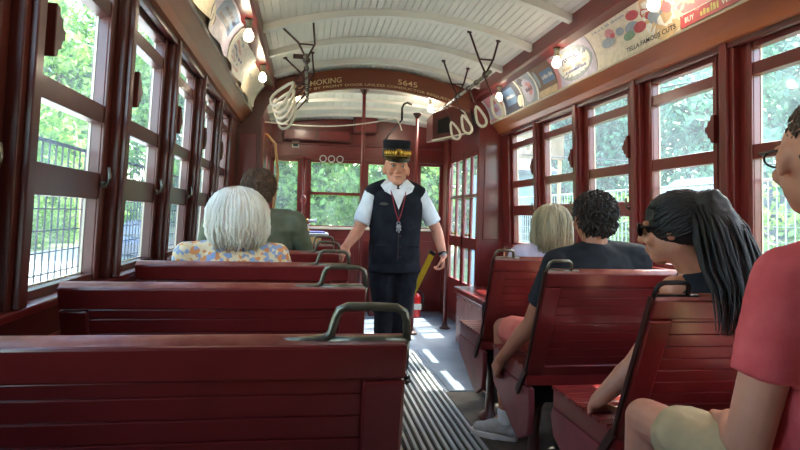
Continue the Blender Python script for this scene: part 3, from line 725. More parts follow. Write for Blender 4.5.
# ------------------------------------------------------------------ walkover benches
def bench(xa, xb, ytop, rec, aisle, label, dark_handle=False):
    """xa..xb across the car, aisle = +1 when the aisle is at xb"""
    t = thing('tram_bench', label, 'bench', ((xa + xb) / 2, ytop + .35, 0), 'red slatted benches in rows')
    xe, xw = (xb, xa) if aisle > 0 else (xa, xb)
    zt = 1.0; zb = .52
    def Yb(z): return ytop + (zt - z) * rec
    L = math.hypot(zt - zb, (zt - zb) * rec); up = V((0, -rec, 1)).normalized(); nr = V((0, 1, rec)).normalized()
    base = V((0, Yb(zb), zb))
    def P(x, q, dd): p = base + up * q + nr * dd; return (x, p.y, p.z)
    def slab(m_, x0, x1, q0, q1, d0, d1, mi=0):
        m_.hexa([P(x0, q0, d0), P(x1, q0, d0), P(x1, q0, d1), P(x0, q0, d1), P(x0, q1, d0), P(x1, q1, d0), P(x1, q1, d1), P(x0, q1, d1)], mi)
    mb = MB(); st = .075
    slab(mb, xa, xa + st, 0, L - .07, 0, .032); slab(mb, xb - st, xb, 0, L - .07, 0, .032)
    slab(mb, xa, xb, L - .067, L - .002, -.001, .033); slab(mb, xa, xb, 0, .05, 0, .032)
    fr = mb.build('back_frame', SEATR, t, bevel=.006)
    mb = MB(); k = .052; w = .043
    while k < L - .08:
        slab(mb, xa + st, xb - st, k, min(k + w - .0025, L - .069), .008, .026); k += w
    slab(mb, xa + st, xb - st, .05, L - .069, .012, .022)
    mb.build('back_slats', SEATR, t, bevel=.002)
    mb = MB(); p0 = P(xa + .004, L - .003, .016); p1 = P(xb - .004, L - .003, .016)
    mb.tube([p0, p1], .0165, 10, flat=.55); mb.build('top_rail', WORN_SKY, t, smooth=True)
    # handle
    sg_ = -1 if aisle > 0 else 1
    o0 = V(P(xe, L, .016))
    def Q(a, b): return o0 + V((sg_ * a, 0, 0)) + up * b
    mb = MB()
    if aisle > 0:
        loop = [(.0, -.0), (.002, .035), (.008, .052), (.022, .060), (.06, .062), (.105, .062), (.118, .056), (.124, .042), (.132, .012), (.14, .004), (.16, .001), (.24, .0)]
        mb.tube([Q(a, b) for a, b in loop], [.0075] * 9 + [.009, .008, .005], 8)
        mb.tube([Q(0, -.0), Q(.14, .0)], .0085, 8)
        mb.tube([Q(0, -.002), Q(.006, -.06)], .006, 6)
    else:
        loop = [(.0, -.03), (.002, .022), (.008, .038), (.022, .046), (.06, .047), (.09, .046), (.10, .038), (.104, .022), (.106, .0)]
        mb.tube([Q(a, b) for a, b in loop], .007, 8); mb.tube([Q(.0, .001), Q(.14, .001)], .007, 8); mb.tube([Q(0, 0), Q(-.002, -.10)], .006, 6)
    mb.build('grab_handle', BLACKM if dark_handle else METAL, t, smooth=True)
    # iron side arm of the moving back
    mb = MB(); q0 = V(P(xe, .02, .016)) + V((-sg_ * .006, 0, 0)); mb.bar(q0, (q0.x, q0.y + .10, .42), .010, .032, up=(0, 1, 0)); (mb.bar(V(P(xe, L, .016)) + V((-sg_ * .006, 0, 0)), q0, .008, .016, up=(0, 1, 0)) if aisle < 0 else None)
    mb.build('side_arm', DMETAL, t)
    # cushion of transverse slats
    y0, y1 = Yb(.57) + .02, Yb(.57) + .50
    mb = MB(); mb.box(xa, xb, y0, y1, .475, .545)
    y = y0
    while y < y1 - .02:
        mb.box(xa, xb, y, y + .05, .54, .556); y += .056
    mb.build('cushion', SEATR, t, bevel=.004)
    mb = MB(); sx = xe + sg_ * .004
    poly = [(y0 - .02, .47), (y1 + .015, .47), (y1 + .03, .43), (y1 + .0, .36), (y0 + .18, .22), (y0 + .1, .20), (y0 - .01, .26), (y0 - .03, .36)]
    for xx in (xe, xw):
        q = 1 if xx > (xa + xb) / 2 else -1
        mb = MB(); mb.prism(poly, lambda a, b, tt: (tt, a, b), *sorted((xx - q * .03, xx - q * .002))); mb.build('side_panel', PANEL, t, bevel=.008)
    mb = MB(); mb.box(xa + .04, xb - .04, y0 + .06, y1 - .08, .38, .476); mb.tube([(xa + .03, (y0 + y1) / 2, .40), (xb - .03, (y0 + y1) / 2, .40)], .02, 8); mb.build('under_frame', BLACKM, t)
    for xx in (xe + sg_ * .13, xw - sg_ * .13):
        yc = (y0 + y1) / 2 - .02
        mb = MB(); mb.loft([(xx, yc, .005, .06, .12), (xx, yc, .02, .055, .11), (xx, yc, .05, .028, .05), (xx, yc, .2, .022, .035), (xx, yc, .32, .028, .06), (xx, yc, .39, .03, .14)], 14)
        mb.build('pedestal', REDB, t, smooth=True)
for i, y in enumerate((.985, 1.72, 2.45, 3.22, 3.95)):
    bench(-.675, .175, y, .22, 1, ['nearest left red bench filling the lower left of the view', 'second left bench from the camera with a bronze grab handle', 'left bench carrying the white haired woman, third from the camera',
          'left bench carrying the man in the olive shirt', 'farthest left bench that the conductor rests a hand on'][i])
for i, y in enumerate((.77, 1.52, 2.277, 2.968)):
    bench(.98, 1.86, y, .40, -1, ['right bench under the man in the red shirt', 'right bench behind the woman with the long black ponytail', 'right bench behind the youth in the black tee', 'right bench behind the ash blond woman'][i], dark_handle=i < 2)

# ------------------------------------------------------------------ outdoors
GZ = -1.0
ROAD = mat('pale_road', rgb(160, 160, 158), .85, scale=.8, var=.08, bump=.2, bscale=40)
GRASS = mat('grass_ground', rgb(70, 92, 44), .9, scale=1.5, col2=rgb(110, 128, 66), bump=.4, bscale=12)
mb = MB(); mb.box(-160, 160, -60, 220, GZ - .3, GZ - .02); struct(mb.build('ground', GRASS))
mb = MB(); mb.box(-13.0, -1.3, -40, 75, GZ - .1, GZ + .0); struct(mb.build('ground_road', ROAD))
mb = MB(); mb.box(2.05, 3.0, -40, 30, GZ - .1, GZ + .0); struct(mb.build('ground_bounce_strip', mat('pale_bounce', rgb(206, 202, 192), .85, var=.06, scale=1.5)))  # unseen pale strip shaped to bounce sunlight through the windows onto the ceiling

def leafmat(name, c1, c2):
    m = bpy.data.materials.new(name); m.use_nodes = True; nt = m.node_tree; b = nt.nodes['Principled BSDF']; out = nt.nodes['Material Output']
    tc = nt.nodes.new('ShaderNodeTexCoord'); n_ = nt.nodes.new('ShaderNodeTexNoise'); n_.inputs['Scale'].default_value = 1.6; n_.inputs['Detail'].default_value = 6
    nt.links.new(tc.outputs['Object'], n_.inputs['Vector'])
    rp = nt.nodes.new('ShaderNodeValToRGB'); rp.color_ramp.elements[0].color = c1; rp.color_ramp.elements[1].color = c2; rp.color_ramp.elements[0].position = .35; rp.color_ramp.elements[1].position = .65
    nt.links.new(n_.outputs['Fac'], rp.inputs[0]); nt.links.new(rp.outputs[0], b.inputs['Base Color']); b.inputs['Roughness'].default_value = .6
    t_ = nt.nodes.new('ShaderNodeBsdfTranslucent'); nt.links.new(rp.outputs[0], t_.inputs[0])
    mx = nt.nodes.new('ShaderNodeMixShader'); mx.inputs[0].default_value = .4
    nt.links.new(b.outputs[0], mx.inputs[1]); nt.links.new(t_.outputs[0], mx.inputs[2]); nt.links.new(mx.outputs[0], out.inputs[0])
    return m
LEAF = [leafmat('leaves_mid', rgb(52, 88, 30), rgb(116, 154, 64)), leafmat('leaves_light', rgb(72, 112, 42), rgb(146, 182, 90)), leafmat('leaves_cool', rgb(52, 94, 72), rgb(112, 158, 124))]
BARK = mat('bark', rgb(86, 74, 62), .9, scale=6, stretch=(1, 1, .2), bump=.5)
def foliage(seed, blobs, n_, size):
    rr = random.Random(seed); vs = []; fs = []
    tot = sum(b[3] * b[3] for b in blobs)
    for (x, y, z, R) in blobs:
        for _ in range(int(n_ * R * R / tot)):
            th = math.acos(rr.uniform(-1, 1)); ph = rr.uniform(0, 2 * PI); q = R * rr.uniform(.55, 1.05) ** .6
            p = V((x + q * math.sin(th) * math.cos(ph), y + q * math.sin(th) * math.sin(ph), z + q * math.cos(th) * .85))
            a = V((rr.uniform(-1, 1), rr.uniform(-1, 1), rr.uniform(-1, 1))).normalized(); b = a.orthogonal().normalized(); b = Matrix.Rotation(rr.uniform(0, 6), 3, a) @ b
            l = size * rr.uniform(.6, 1.4); k = len(vs)
            vs += [p - a * l, p + b * l * .45, p + a * l, p - b * l * .45]; fs.append((k, k + 1, k + 2, k + 3))
    me = bpy.data.meshes.new('foliage'); me.from_pydata([tuple(v) for v in vs], [], fs); return me
def tree_proto(seed, h, w, leaf, n_=13000, size=.18):
    rr = random.Random(seed); blobs = []
    for k in range(26):
        z = rr.uniform(.12, 1); sp = w * (1 - abs(z - .5) * .9) * .55
        a = rr.uniform(0, 2 * PI); q = rr.uniform(.2, 1) * sp
        blobs.append((q * math.cos(a), q * math.sin(a), z * h, rr.uniform(.16, .30) * w))
    me = foliage(seed, blobs, n_, size); me.materials.append(leaf)
    mb_ = MB(); mb_.tube([(0, 0, -.3), (.05, 0, h * .4), (0, .1, h * .9)], [.05 * w, .035 * w, .01 * w], 8)
    for k in range(7):
        a = k * 2.4; z0 = h * (.25 + .08 * k); mb_.tube([(0, 0, z0), (math.cos(a) * w * .2, math.sin(a) * w * .2, z0 + h * .12), (math.cos(a) * w * .4, math.sin(a) * w * .4, z0 + h * .2)], [.02 * w, .012 * w, .004 * w], 6)
    bm_ = mb_.mesh('trunk'); bm_.materials.append(BARK)
    return me, bm_
protos = [tree_proto(3, 11, 7, LEAF[0]), tree_proto(5, 10, 6.5, LEAF[1]), tree_proto(9, 8, 5.5, LEAF[2], 20000, .11), tree_proto(12, 3.2, 3.4, LEAF[1], 5000, .10)]
def tree(k, x, y, rot, s, label, group, name='tree'):
    t = thing(name, label, 'tree' if name == 'tree' else 'bush', (x, y, GZ), group); t.rotation_euler[2] = rot; t.scale = (s, s, s)
    for nm, me in (('foliage', protos[k][0]), ('trunk', protos[k][1])):
        o = bpy.data.objects.new(nm, me); COL.objects.link(o); o.parent = t
rt = random.Random(11)
ORD = ['nearest', 'second nearest', 'third nearest', 'fourth nearest', 'fifth nearest', 'sixth nearest', 'seventh nearest', 'eighth nearest', 'ninth nearest', 'tenth nearest', 'farthest']
for i, y in enumerate((8, 14, 20, 26.5, 33, 40, 48, 58)):
    tree(i % 2, -18.5 - (i % 3) * 1.2, y, i * 1.3, 1.3 + .1 * (i % 3) + .05 * i, '%s tall green tree across the pale road outside the left windows' % ORD[i], 'trees left of the road')
for i, y in enumerate((10, 14.5, 19, 23.5, 28, 33, 39, 46)):
    tree(3, -14.8, y, i * 2.1, .85 + .1 * (i % 3), '%s low bright bush along the far edge of the left road' % ORD[i], 'bushes left of the road', 'bush')
for i, (x, y) in enumerate(((11, 1), (12, 6), (11.5, 11.5), (12.5, 17.5), (13, 24), (16, 32), (9.5, 22))):
    tree(2, x, y, i * 1.9, 1.0 + .06 * i, '%s cool green tree outside the right windows' % ORD[i], 'trees outside the right windows')
for i, (x, y) in enumerate(((6.9, 1.6), (7.0, 4.4), (7.1, 7.3), (8.3, 14.5), (9.6, 12.2), (9.2, 18.6))):
    tree(3, x, y, i * 1.1, .8, '%s bush below the trees outside the right windows' % ORD[i], 'bushes outside the right windows', 'bush')
for i, (x, y) in enumerate(((-7.5, 34), (-3.8, 30), (.5, 32), (4.5, 29), (8.5, 31), (-1.5, 41), (4, 43))):
    tree((1, 0, 1)[i % 3], x, y, i * 1.7, 1.15, '%s tree seen through the front windows' % ['far left', 'left', 'centre left', 'centre right', 'right', 'rear left', 'rear right'][i], 'trees ahead of the tram')

# parked car on the left
t = thing('parked_car', 'dark blue car parked across the road seen through the left windows', 'car', (-7.0, 27.0, GZ))
CARP = mat('car_blue', rgb(40, 50, 74), .25, .4, var=.05, coat=.8); DGL = mat('car_glass', rgb(40, 48, 56), .08, 0, var=.05, spec=.8)
def carbody(secs, m_, nm):
    mb_ = MB(); n_ = len(secs[0][1]); vs = []
    for y, prof_ in secs: vs += [(t.location.x + a, t.location.y + y, GZ + b) for a, b in prof_]
    fs = [(i * n_ + k, i * n_ + (k + 1) % n_, (i + 1) * n_ + (k + 1) % n_, (i + 1) * n_ + k) for i in range(len(secs) - 1) for k in range(n_)]
    fs += [tuple(range(n_)), tuple((len(secs) - 1) * n_ + k for k in range(n_))]
    mb_.add(vs, fs); return mb_.build(nm, m_, t, bevel=.04)
def pr(w, z0, z1, w2=None): w2 = w2 or w; return [(-w, z0), (w, z0), (w, z1 - .15), (w2, z1), (-w2, z1), (-w, z1 - .15)]
carbody([(-2.2, pr(.85, .4, .85, .75)), (-2.1, pr(.93, .28, 1.0, .85)), (-1.0, pr(.95, .25, 1.1, .88)), (1.4, pr(.95, .25, 1.15, .88)), (2.15, pr(.93, .28, 1.1, .85)), (2.3, pr(.88, .4, 1.0, .8))], CARP, 'body')
carbody([(-1.15, pr(.86, 1.05, 1.14, .84)), (-.45, pr(.84, 1.05, 1.66, .66)), (1.5, pr(.84, 1.05, 1.68, .66)), (2.1, pr(.84, 1.05, 1.2, .8))], DGL, 'cabin')
mb = MB(); mb.box(t.location.x - .66, t.location.x + .66, t.location.y - .45, t.location.y + 1.55, GZ + 1.65, GZ + 1.72); mb.build('roof', CARP, t, bevel=.03)
for sx_ in (-.85, .85):
    for sy in (-1.4, 1.45):
        mb = MB(); R = Euler((0, PI / 2, 0)).to_matrix(); mb.lathe([(.1, -.12), (.34, -.12), (.36, -.05), (.36, .05), (.34, .12), (.1, .12)], (t.location.x + sx_, t.location.y + sy, GZ + .36), 20, rot=R); wq = mb.build('wheel', RUBBER, t, smooth=False)
        mb = MB(); mb.lathe([(.02, -.14), (.2, -.13), (.2, .13), (.02, .14)], (t.location.x + sx_, t.location.y + sy, GZ + .36), 14, rot=R); mb.build('hub', STEEL, wq)
for sx_ in (-.7, .7):
    mb = MB(); mb.box(t.location.x + sx_ - .14, t.location.x + sx_ + .14, t.location.y - 2.22, t.location.y - 2.14, GZ + .66, GZ + .8); mb.build('headlight', STEEL, t, bevel=.02)
# wooden pole outside
mb = MB(); mb.tube([(-1.62, 4.6, GZ), (-1.62, 4.6, 1.38)], .035, 10); tag(mb.build('timber_post', TANW, smooth=True), 'upright tan timber post outside the nearest full left window', 'post')
# station building with a lettered board on the right
t = thing('station_building', 'small pale blue building with a grey roof outside the farthest right window', 'building', (6.05, 17.5, GZ))
SID = mat('pale_siding', rgb(112, 134, 156), .7, scale=3, stretch=(1, 1, 6), var=.08); GR = mat('grey_roof', rgb(84, 92, 100), .8, var=.15)
mb = MB(); mb.box(5.4, 6.7, 16.2, 19, GZ, 2.6); mb.build('wall', SID, t)
mb = MB(); mb.hexa([(5.1, 15.8, 2.5), (7.0, 15.8, 2.5), (7.0, 17.6, 3.2), (5.1, 17.6, 3.2), (5.1, 15.8, 2.6), (7.0, 15.8, 2.6), (7.0, 17.6, 3.3), (5.1, 17.6, 3.3)]); mb.build('roof', GR, t)
for q in (5.55, 6.15):
    mb = MB(); mb.box(q, q + .4, 16.14, 16.2, .2, 1.5); mb.build('window', DGL, t)
t = thing('station_sign', 'brown board with pale yellow letters outside the farthest right window', 'sign', (6.1, 15.2, GZ))
mb = MB(); mb.box(5.25, 6.9, 15.2, 15.27, 2.85, 3.6); mb.build('board', mat('sign_brown', rgb(120, 88, 52), .6), t, bevel=.01)
tv, tf = text_tris('OTO', bold=.02); mb = MB(); mb.add([(5.35 + .62 * a, 15.19, 2.98 + .42 * b) for a, b in tv], tf); mb.build('lettering', LETTER, t)
for q in (5.3, 6.8):
    mb = MB(); mb.box(q, q + .08, 15.28, 15.36, GZ, 3.5); mb.build('leg', TANW, t)
t = thing('gable_shed', 'small shed with a pale grey roof outside the second window from the right', 'shed', (7.6, 10.4, GZ))
mb = MB(); mb.box(7.0, 8.8, 9.6, 11.4, GZ, 1.45); mb.build('wall', GR, t)
mb = MB(); mb.prism([(6.8, 1.4), (9.0, 1.4), (7.9, 2.15)], lambda a, b, q: (a, q, b), 9.3, 11.7); mb.build('roof', mat('pale_roof', rgb(104, 106, 106), .7), t)
for i, (p0, p1) in enumerate((((5.6, 15.6, 3.0), (9.5, 1.0, 1.9)), ((5.2, 16.0, 4.2), (8.0, -2.0, 3.2)))):
    a, b = V(p0), V(p1); mb = MB(); mb.tube([a + (b - a) * (k / 16) + V((0, 0, -.25 * math.sin(PI * k / 16))) for k in range(17)], .014, 6)
    tag(mb.build('power_cable', BLACKM, smooth=True), ['lower sagging black cable outside the right windows', 'upper thin cable outside the right windows'][i], 'cable')
# fence outside on the right, pale palings
t = thing('field_fence', 'grey railing fence with thin upright bars outside the right windows', 'fence', (5.4, 5, GZ))
mb = MB()
for k in range(96):
    y = -2 + k * .16; mb.box(5.39, 5.405, y, y + .015, GZ, .35)
o = mb.build('bars', LITGUARD_FENCE, t)
mb = MB(); mb.box(5.38, 5.42, -2, 13.3, .33, .36); mb.box(5.38, 5.42, -2, 13.3, -.4, -.37); mb.build('rail', LITGUARD_FENCE, t)
# ------------------------------------------------------------------ people
def side_pair(f): f(-1); f(1)
def head_vols(mb, c, yaw=0.0, tilt=0.0, s=1.0, face=True):
    """volumes for a head facing +Y before yaw; c is the skull centre"""
    R = Euler((tilt, 0, yaw)).to_matrix()
    def W(p): return V(c) + R @ (V(p) * s)
    e = (tilt, 0, yaw)
    def E(p, r, rot=None): mb.ell(W(p), tuple(x * s for x in r), e, nu=20, nv=14)
    E((0, -.012, .018), (.076, .094, .09)); E((0, .02, -.035), (.062, .072, .07)); E((0, .05, -.082), (.036, .034, .028))
    E((0, .035, -.06), (.052, .05, .04))
    if face:
        mb.cap(W((0, .088, .005)), W((0, .106, -.026)), .009 * s, .014 * s); 
        for q in (-1, 1):
            E((q * .012, .098, -.03), (.01, .01, .009)); E((q * .034, .074, .024), (.026, .014, .010)); E((q * .042, .066, -.03), (.022, .02, .02))
        E((0, .086, -.056), (.024, .012, .007)); E((0, .083, -.067), (.02, .012, .008))
    for q in (-1, 1):
        E((q * .078, -.004, -.008), (.010, .018, .030)); E((q * .084, -.012, -.002), (.006, .014, .02))
    return W, R
def face_bits(t, W, s, browm, glasses=None):
    ew = mat('eye_white', rgb(176, 160, 150), .4) if 'eye_white' not in MATS else MATS['eye_white']
    for q in (-1, 1):
        mb = MB(); mb.ell(W((q * .032, .080, .010)), (.0105 * s,) * 3, nu=12, nv=8); e1 = mb.build('eyeball', ew, t, smooth=True)
        mb = MB(); mb.ell(W((q * .032, .0895, .009)), (.0046 * s,) * 3, nu=10, nv=6); mb.build('iris', INK, e1, smooth=True)
        mb = MB(); mb.tube([W((q * .016, .096, .028)), W((q * .032, .096, .033)), W((q * .052, .084, .028))], [.004, .0055, .003], 6, flat=.6); mb.build('eyebrow', browm, t, smooth=True)
    mb = MB(); lip = mat('lip', rgb(160, 88, 78), .5) if 'lip' not in MATS else MATS['lip']
    mb.tube([W((-.024, .088, -.061)), W((-.008, .099, -.059)), W((.008, .099, -.059)), W((.024, .088, -.061))], [.002, .004, .004, .002], 6)
    mb.build('lips', lip, t, smooth=True)
def hand_vols(mb, wrist, direction, palm_n, thumb_side, curl=.6, s=1.0):
    """palm then five separate fingers; direction along the hand, palm_n is where the palm faces, thumb_side a vector towards the thumb"""
    d_ = V(direction).normalized(); pn = V(palm_n); pn = (pn - d_ * pn.dot(d_)).normalized(); sd = V(thumb_side); sd = (sd - d_ * sd.dot(d_) - pn * sd.dot(pn)).normalized()
    w = V(wrist)
    for q in (-.027, -.009, .009, .027): mb.cap(w + d_ * .012 * s + sd * q * .8 * s, w + d_ * .085 * s + sd * q * s, .015 * s, .012 * s, 10)
    Ls = [.068, .076, .072, .056]; 
    for k, q in enumerate((.031, .0105, -.0105, -.031)):
        b = w + d_ * .085 * s + sd * q * s; L = Ls[k] * s; a = curl * (1 + .08 * k)
        pts = [b]; ang = a * .5; dd = d_
        for j, f in enumerate((.45, .3, .25)):
            ang += a * (.55 if j else .25); dd = d_ * math.cos(ang) + pn * math.sin(ang); pts.append(pts[-1] + dd * L * f)
        mb.chain([(pts[0], .0092 * s), (pts[1], .0085 * s), (pts[2], .0078 * s), (pts[3], .0068 * s)], 10)
    b = w + d_ * .03 * s + sd * .025 * s + pn * .005 * s; t1 = b + (d_ * .55 + sd * .7 + pn * .3).normalized() * .035 * s; t2 = t1 + (d_ * .8 + sd * .15 + pn * .5).normalized() * .03 * s; t3 = t2 + (d_ * .8 - sd * .1 + pn * .6).normalized() * .02 * s
    mb.chain([(b, .015 * s), (t1, .0115 * s), (t2, .0095 * s), (t3, .008 * s)], 10)

def strands(mb, c, rx, ry, rz, zend, n_, seed, r_=.0055, wob=.006, face_open=None, curl_in=.0, yaw=0, spread=1.0, seg=9, jitter=.02):
    """locks running from the crown over the skull and down to zend (relative to c); face_open = half angle left free in front"""
    rr = random.Random(seed); R = Matrix.Rotation(yaw, 3, 'Z')
    for _ in range(n_):
        ph = rr.uniform(0, 2 * PI)
        fr = math.atan2(math.sin(ph - PI / 2), math.cos(ph - PI / 2))
        stop = zend + rr.uniform(-jitter, jitter)
        if face_open and abs(fr) < face_open: stop = rz * rr.uniform(.45, .6)
        pts = []; rs = []; w0 = rr.uniform(.97, 1.04); dp = rr.uniform(-.12, .12)
        th0 = rr.uniform(.02, .5)
        for k in range(seg):
            f = k / (seg - 1); thm = PI * .56
            if stop >= 0: thm = math.acos(min(.98, max(-1, stop / rz)))
            thE = thm
            if stop >= 0 or f < .5:
                th = th0 + (thE - th0) * (f if stop >= 0 else f / .5)
                p = V((rx * math.sin(th) * math.cos(ph + dp * f), ry * math.sin(th) * math.sin(ph + dp * f), rz * math.cos(th)))
            else:
                g = (f - .5) / .5; zz = rz * math.cos(thE); zc = zz + (stop - zz) * g
                sh = (1 + .05 * math.sin(g * PI)) * spread ** g - curl_in * g * g
                p = V((rx * sh * math.cos(ph + dp * f), ry * sh * math.sin(ph + dp * f), zc))
            p = p * w0; p.x += rr.uniform(-wob, wob) * f; p.y += rr.uniform(-wob, wob) * f
            pts.append(V(c) + R @ p); rs.append(r_ * (1 - .75 * f ** 3) * (.5 if k == 0 else 1))
        mb.tube(pts, rs, 5)

def tufts(mb, c, rx, ry, rz, zmin, n_, seed, L=.026, r_=.0035, yaw=0, front=.45):
    """short locks combed down and out all over the scalp, none on the face"""
    rr = random.Random(seed); R = Matrix.Rotation(yaw, 3, 'Z'); k = 0
    while k < n_:
        n0 = V((rr.gauss(0, 1), rr.gauss(0, 1), rr.gauss(0, 1))).normalized(); p = V((n0.x * rx, n0.y * ry, n0.z * rz))
        if p.z < zmin + rr.uniform(-.012, .006) or (n0.y > .35 and p.z < rz * front): continue
        k += 1; nn_ = V((n0.x / rx, n0.y / ry, n0.z / rz)).normalized(); dn = V((0, -.25, -1)); dn = (dn - nn_ * dn.dot(nn_)).normalized()
        dr = (dn + nn_ * rr.uniform(.05, .55) + V((rr.uniform(-.4, .4), rr.uniform(-.4, .4), rr.uniform(-.2, .2)))).normalized(); l = L * rr.uniform(.7, 1.3)
        mb.tube([V(c) + R @ (p * .97), V(c) + R @ (p + dr * l * .5 + nn_ * .002), V(c) + R @ (p + dr * l - nn_ * .002)], [r_, r_ * .85, r_ * .2], 5)
def seated(label, xy, ytop, ztop, skin, shirtm, legm, rec=.22, width=.19, yaw=0, head_yaw=0, head_tilt=0, head_dx=0, head_dy=0, Larm=None, Rarm=None, legL=None, legR=None, shoem=None, sleeve=.5, bare_knee=False, girth=1.0, feet=True, voxel=.0065, long_sleeve=False, face=False, browm=None, hand_curl=.7, lhand=None, rhand=None, neck_back=-.02, hem=.8):
    cx_, _ = xy; hy = ytop + .34 * rec + .19; zs = ztop - .285; sy = ytop + (1.0 - zs) * rec + .165
    t = thing('person', label, 'person', (cx_, hy, 0))
    hc = V((cx_ + head_dx, sy + .02 + head_dy, ztop - .115))
    hip = V((cx_, hy, .66)); S = lambda q: V((cx_ + q * (width - .015), sy, zs))
    la = Larm or [S(-1), V((cx_ - width - .06, sy + .10, zs - .27)), V((cx_ - .12, sy + .33, .74))]
    ra = Rarm or [S(1), V((cx_ + width + .06, sy + .10, zs - .27)), V((cx_ + .12, sy + .33, .74))]
    la = [V(p) for p in la]; ra = [V(p) for p in ra]
    ll = [V(p) for p in (legL or [(cx_ - .09, hy + .02, .63), (cx_ - .13, hy + .45, .61), (cx_ - .13, hy + .47, .10)])]
    rl = [V(p) for p in (legR or [(cx_ + .09, hy + .02, .63), (cx_ + .13, hy + .45, .61), (cx_ + .13, hy + .47, .10)])]
    b = MB()
    W, R = head_vols(b, hc, head_yaw, head_tilt, 1.0, True)
    b.cap(hc + V((0, neck_back, -.05)), (cx_ + head_dx * .3, sy + .0, zs + .02), .052, .058)
    b.chain([(hip, .10), (V((cx_, (hy + sy) / 2, (.66 + zs) / 2)), .095), (V((cx_, sy + .01, zs - .1)), .095)]); b.cap(S(-1) + V((.03, 0, -.02)), S(1) + V((-.03, 0, -.02)), .045)
    for A in (la, ra): b.chain([(A[0], .05), (A[1], .041), (A[1] + (A[2] - A[1]) * .3, .041), (A[2], .027)])
    for i, A in enumerate((la, ra)):
        q = -1 if i == 0 else 1; dd = (A[2] - A[1]).normalized()
        spec = (lhand, rhand)[i] or dict(direction=dd, palm_n=(0, 0, -1), thumb_side=(-q, .2, 0))
        hand_vols(b, A[2], curl=hand_curl, **spec)
    for A in (ll, rl):
        b.chain([(A[0], .078), (A[1], .056), (A[1] + (A[2] - A[1]) * .35, .055), (A[2], .037)])
        b.cap(A[2] + V((0, 0, -.04)), A[2] + V((0, .12, -.05)), .032, .03)
    fused('body', b, skin, t, voxel, 3)
    # shirt
    m_ = MB(); g = girth
    m_.loft([(cx_, hy, .60, .17 * g, .135 * g), (cx_, hy - .01, .68, .178 * g, .14 * g), (cx_, (hy * .6 + sy * .4), .80, .178 * g, .135 * g), (cx_, (hy * .25 + sy * .75), zs - .16, .185 * g, .128 * g), (cx_, sy, zs - .05, width - .01, .105), (cx_, sy, zs + .01, width - .05, .085), (cx_ + head_dx * .2, sy, zs + .045, .085, .07), (cx_ + head_dx * .25, sy, zs + .062, .06, .058)], 28)
    for A in (la, ra):
        if long_sleeve: m_.chain([(A[0], .072), (A[1], .055), (A[2] - (A[2] - A[1]) * .1, .04)])
        else:
            e_ = A[0] + (A[1] - A[0]) * (sleeve + .25)
            m_.cap(A[0], A[0] + (A[1] - A[0]) * .2, .064, .062); m_.tube([A[0], (A[0] + e_) / 2, e_], [.062, .062, .060], 16)
        nb = V((cx_ + head_dx * .3, sy, zs + .035)); m_.cap(nb + (A[0] - nb) * .2, A[0] + V((0, 0, .004)), .05, .058); m_.cap(V((cx_, sy, zs - .03)), A[0] + V((0, 0, -.03)), .08, .06)
    fused('shirt', m_, shirtm, t, .009, 3, noise=.012, nscale=.07)
    # legs
    m_ = MB()
    for A in (ll, rl):
        if bare_knee:
            e_ = A[0] + (A[1] - A[0]) * hem
            m_.chain([(V((cx_ + (A[0].x - cx_) * .5, hy - .01, .655)), .115), (A[0] + (A[1] - A[0]) * .3, .098), (e_, .083)])
        else: m_.chain([(V((cx_ + (A[0].x - cx_) * .5, hy - .01, .655)), .115), (A[0] + (A[1] - A[0]) * .3, .095), (A[1], .073), (A[2], .055)])
    fused('shorts' if bare_knee else 'trousers', m_, legm, t, .009, 3, noise=.012, nscale=.06)
    return t, W, R, hc, dict(la=la, ra=ra, ll=ll, rl=rl, sy=sy, zs=zs, hy=hy)
def shoe(t, ankle, toe_dir, m_, nm='shoe', sole=None, L=.27):
    """ankle on the floor point below the ankle; a low shoe with sole"""
    dr_ = V((toe_dir[0], toe_dir[1], 0)).normalized(); sd = V((-dr_.y, dr_.x, 0)); a = V((ankle[0], ankle[1], 0))
    def S_(f, w, z): return [a + dr_ * (f * L - .07) + sd * w * math.cos(k) + V((0, 0, z + .0 * k)) for k in ()]
    mb_ = MB()
    mb_.cap(a + dr_ * -.03 + V((0, 0, .055)), a + dr_ * .06 + V((0, 0, .06)), .042, .042); mb_.cap(a + dr_ * .04 + V((0, 0, .055)), a + dr_ * .15 + V((0, 0, .042)), .044, .036)
    mb_.cap(a + V((0, 0, .06)), a + dr_ * -.005 + V((0, 0, .105)), .045, .044); mb_.cap(a + dr_ * .0 + V((0, 0, .09)), a + dr_ * .09 + V((0, 0, .062)), .04, .036)
    o_ = fused(nm, mb_, m_, t, .006, 3)
    out = []
    for k in range(28):
        an = 2 * PI * k / 28; c, s_ = math.cos(an), math.sin(an)
        wd = .048 if c > 0 else .04
        out.append(((.05 + (.15 if c > 0 else .125) * c), wd * math.copysign(abs(s_) ** .8, s_)))
    mb_ = MB(); mb_.prism(out, lambda p, q, z: a + dr_ * p + sd * q + V((0, 0, z)), .003, .036)
    so = mb_.build('sole', sole or RUBBER, t, bevel=.006)
    mb_ = MB()
    for k in range(5): c = a + dr_ * (.045 + k * .018) + V((0, 0, .104 - k * .0085)); mb_.tube([c - sd * .022 - V((0, 0, .006)), c + V((0, 0, .003)), c + sd * .022 - V((0, 0, .006))], .0028, 5)
    mb_.build('laces', sole or RUBBER, t)
    return o_
def cloth(name, c1, c2=None, sc_=14, rough=.85, var=.08): return mat(name, c1, rough, scale=sc_, col2=c2, var=var, bump=.25, bscale=220, spec=.2)
DENIM = cloth('navy_cloth', rgb(34, 38, 50)); KHAKI = cloth('khaki_cloth', rgb(178, 154, 118)); 
WSHOE = mat('grey_shoe', rgb(190, 186, 176), .7, scale=20); WSOLE = mat('white_sole', rgb(225, 220, 210), .5)

